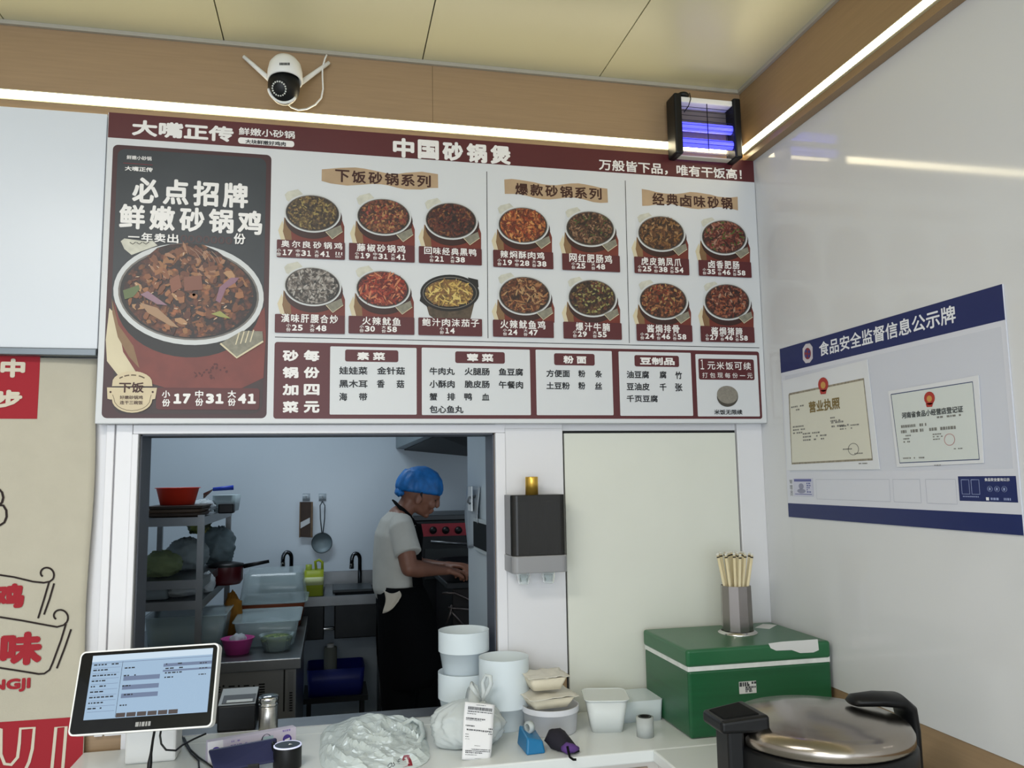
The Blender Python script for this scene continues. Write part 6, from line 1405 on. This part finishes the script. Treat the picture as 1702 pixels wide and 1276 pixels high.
# arms with hands: near (right) arm and far arm
def arm(sh, el, wr_, y0, y1, y2, far=False):
    a, b_, c_ = W(*sh, y0), W(*el, y1), W(*wr_, y2)
    k = .9 if far else 1.0
    mb.loft([(a, r_(17) * k, .052), (a.lerp(b_, .5), r_(15) * k, .046), (b_.lerp(a, .12), r_(14) * k, .042), (b_, r_(13) * k, .040)], M_SKIN, n=16)
    mb.ell(b_, (r_(13) * k, .042, r_(13) * k), M_SKIN, 16, 10)
    mb.loft([(b_, r_(13) * k, .040), (b_.lerp(c_, .25), r_(14) * k, .042), (b_.lerp(c_, .7), r_(9.5) * k, .031), (c_, r_(7.5) * k, .026)], M_SKIN, n=16)
    d = (c_ - b_).normalized(); up = Vector((0, 0, 1)); sd = d.cross(up).normalized(); up = sd.cross(d)
    palm = c_ + d * .050
    mb.loft([(c_, .022, .028), (c_ + d * .03, .018, .038), (c_ + d * .075, .015, .042), (c_ + d * .092, .012, .038)], M_SKIN, side=sd, n=16)
    for i, ln in enumerate((.070, .078, .072, .056)):
        f0 = c_ + d * .086 + sd * (.030 - i * .020); L = [f0]
        ang = .25
        for seg, q in enumerate((.45, .32, .25)):
            dd = d * math.cos(ang) - up * math.sin(ang); L.append(L[-1] + dd * ln * q); ang += .55
        mb.tube(L, [.0095, .009, .0082, .0065], M_SKIN, 8)
    th = c_ + d * .02 + sd * .030 - up * .004
    mb.tube([th, th + sd * .022 + d * .022 - up * .008, th + sd * .026 + d * .05 - up * .02, th + sd * .016 + d * .068 - up * .028], [.013, .0115, .010, .0075], M_SKIN, 8)
    return c_, d
arm((668, 880), (680, 944), (738, 948), -.165, -.215, -.06)
arm((672, 882), (694, 940), (742, 940), .165, .20, .10, True)
body = remesh(mb, 'body', .0055, cook, 4, .5)
# t-shirt
mb = MB()
mb.loft([(W(660, 986), r_(34), .175), (W(657, 972), r_(37), .19), (W(655.5, 945), r_(35.5), .183), (W(657, 915), r_(36), .182), (W(659, 890), r_(36), .19), (W(663, 870), r_(31), .180), (W(668, 857), r_(22), .125), (W(672, 850), r_(17), .07)], M_SHIRT, n=32)
for y0, y1, s_ in ((-.155, -.20, 1), (.155, .195, -1)):
    mb.loft([(W(666, 868, y0 * .7), r_(19), .055), (W(668, 880, y0), r_(21), .064), (W(674, 903, (y0 + y1) / 2), r_(21), .062), (W(679, 921, y1), r_(21.5), .062)], M_SHIRT, n=20)
remesh(mb, 'shirt', .007, cook, 3, .5)
# trousers
mb = MB()
for dx, dy in ((-.01, -.09), (.03, .09)):
    L = leg0(dx, dy)[1:]; mb.loft([(p, a + .018, b_ + .018) for p, a, b_ in L], M_TROU)
mb.loft([(W(661, 1060), r_(31), .17), (W(660, 1020), r_(33), .178), (W(659, 990), r_(34), .17)], M_TROU, n=24)
remesh(mb, 'trousers', .010, cook, 3, .5)
# apron: bib and skirt wrapped round the front, tied behind
def wrap(py_list, a0, a1, n=28):
    rows = []
    for py_, cxp, ra_, rb2 in py_list:
        c = W(cxp, py_); rows.append([Vector((c.x + r_(ra_) * math.cos(a0 + (a1 - a0) * i / n), CY + rb2 * math.sin(a0 + (a1 - a0) * i / n), c.z)) for i in range(n + 1)])
    return rows
mb = MB()
mb.grid(wrap([(968, 661, 38, .205), (985, 664, 42, .21), (1005, 669, 45, .212), (1030, 673, 48, .213), (1060, 677, 51, .215), (1090, 680, 52, .217), (1110, 680, 51, .217), (1128, 677, 47, .215)], -2.75, 2.75), M_APRON)
for i, v in enumerate(mb.v): v.x += .006 * math.sin(i * .9)
mb.build('apron_skirt', cook, solid=.004)
mb = MB(); mb.grid(wrap([(872, 664, 35, .16), (890, 661, 41, .19), (915, 659, 41, .192), (945, 658, 41, .195), (968, 660, 41, .205)], -1.05, 1.05), M_APRON); mb.build('apron_bib', cook, solid=.004)
mb = MB()
for s_ in (-1, 1):
    q = [W(655, 832.5, 0), W(660, 838, s_ * .045), W(668, 846, s_ * .068), W(680, 857, s_ * .085), W(690, 872, s_ * .10)]
    for i in range(len(q) - 1): pass
    mb.loft([(p, r_(4.6), .004) for p in q], M_APRON, side=(.5, s_ * .8, .1), n=10)
mb.build('neck_strap', cook)
mb = MB(); mb.grid([[W(638 + 26 * u + 3 * math.sin(v * 4), 981 + 5 * math.sin(u * 3) + v * (38 - 20 * u), -.222 - .006 * math.sin(u * 6 + v * 3)) for u in [i / 8 for i in range(9)]] for v in [j / 8 for j in range(9)]], mat('pale waist cloth', 'b5ad9e', .85)); mb.build('waist_cloth', cook, solid=.003)
# hair cap
mb = MB(); cr = Matrix.Rotation(math.radians(9), 3, 'Y'); vs = []; n = 56; K = 18; cc_ = W(699, 810)
for j in range(K + 1):
    th = PI * .585 * j / K
    for i in range(n):
        ph = 2 * PI * i / n; d = Vector((math.sin(th) * math.cos(ph), math.sin(th) * math.sin(ph), math.cos(th)))
        f = 1 + .05 * noise.noise(d * 3.2) + .045 * (math.sin(ph * 14 + 2 * noise.noise(d * 2)) * (j / K) ** 2) + (.10 if math.cos(ph) < -.2 and j > 7 else 0)
        if j == K: f *= .93
        vs.append(cc_ + cr @ Vector((d.x * r_(37.5) * f, d.y * .084 * f, d.z * r_(35.5) * (f if j < K - 2 else 1))))
mb.add(vs, [(j * n + i, (j + 1) * n + i, (j + 1) * n + (i + 1) % n, j * n + (i + 1) % n) for j in range(K) for i in range(n)], M_CAPB, True); 
cap = mb.build('hair_cap', cook, solid=.002)
mb = crumple(W(664, 817), (r_(8.5), .05, r_(8.5)), M_CAPB, .3, 8, 91, 24, 16, flat=False); mb.build('cap_gather', cap)
# eyes, brows
mb = MB()
for s_ in (-1, 1): mb.ell(W(721.5, 831) + Vector((0, s_ * .030, 0)), (r_(2.4), .009, r_(1.6)), mat('eye dark', '1c1512', .3), 10, 8)
mb.build('eye', cook)
mb = MB()
for s_ in (-1, 1): mb.tube([W(727, 824.5) + Vector((0, s_ * .012, 0)), W(724.5, 823.5) + Vector((0, s_ * .034, 0)), W(718, 824) + Vector((0, s_ * .050, 0))], [.003, .0038, .002], mat('hair dark', '14110f', .7), 6)
mb.build('eyebrow', cook)
mb = MB()
for s_ in (-1, 1): mb.tube([W(698, 815) + Vector((0, s_ * .074, 0)), W(697.5, 822) + Vector((0, s_ * .0745, 0)), W(698, 828) + Vector((0, s_ * .072, 0))], [.006, .005, .002], MATS['hair dark'], 8)
mb.build('sideburn', cook)
# shoes
for dx, dy in ((-.01, -.09), (.03, .09)):
    mb = MB(); mb.loft([((org.x + dx - .075, CY + dy, .035), .022, .03), ((org.x + dx - .05, CY + dy, .042), .041, .042), ((org.x + dx + .03, CY + dy, .05), .049, .048), ((org.x + dx + .13, CY + dy, .034), .033, .05), ((org.x + dx + .185, CY + dy, .024), .018, .035)], M_BLACKM)
    for v in mb.v: v.z = max(v.z, .0005)
    mb.build('shoe', cook)
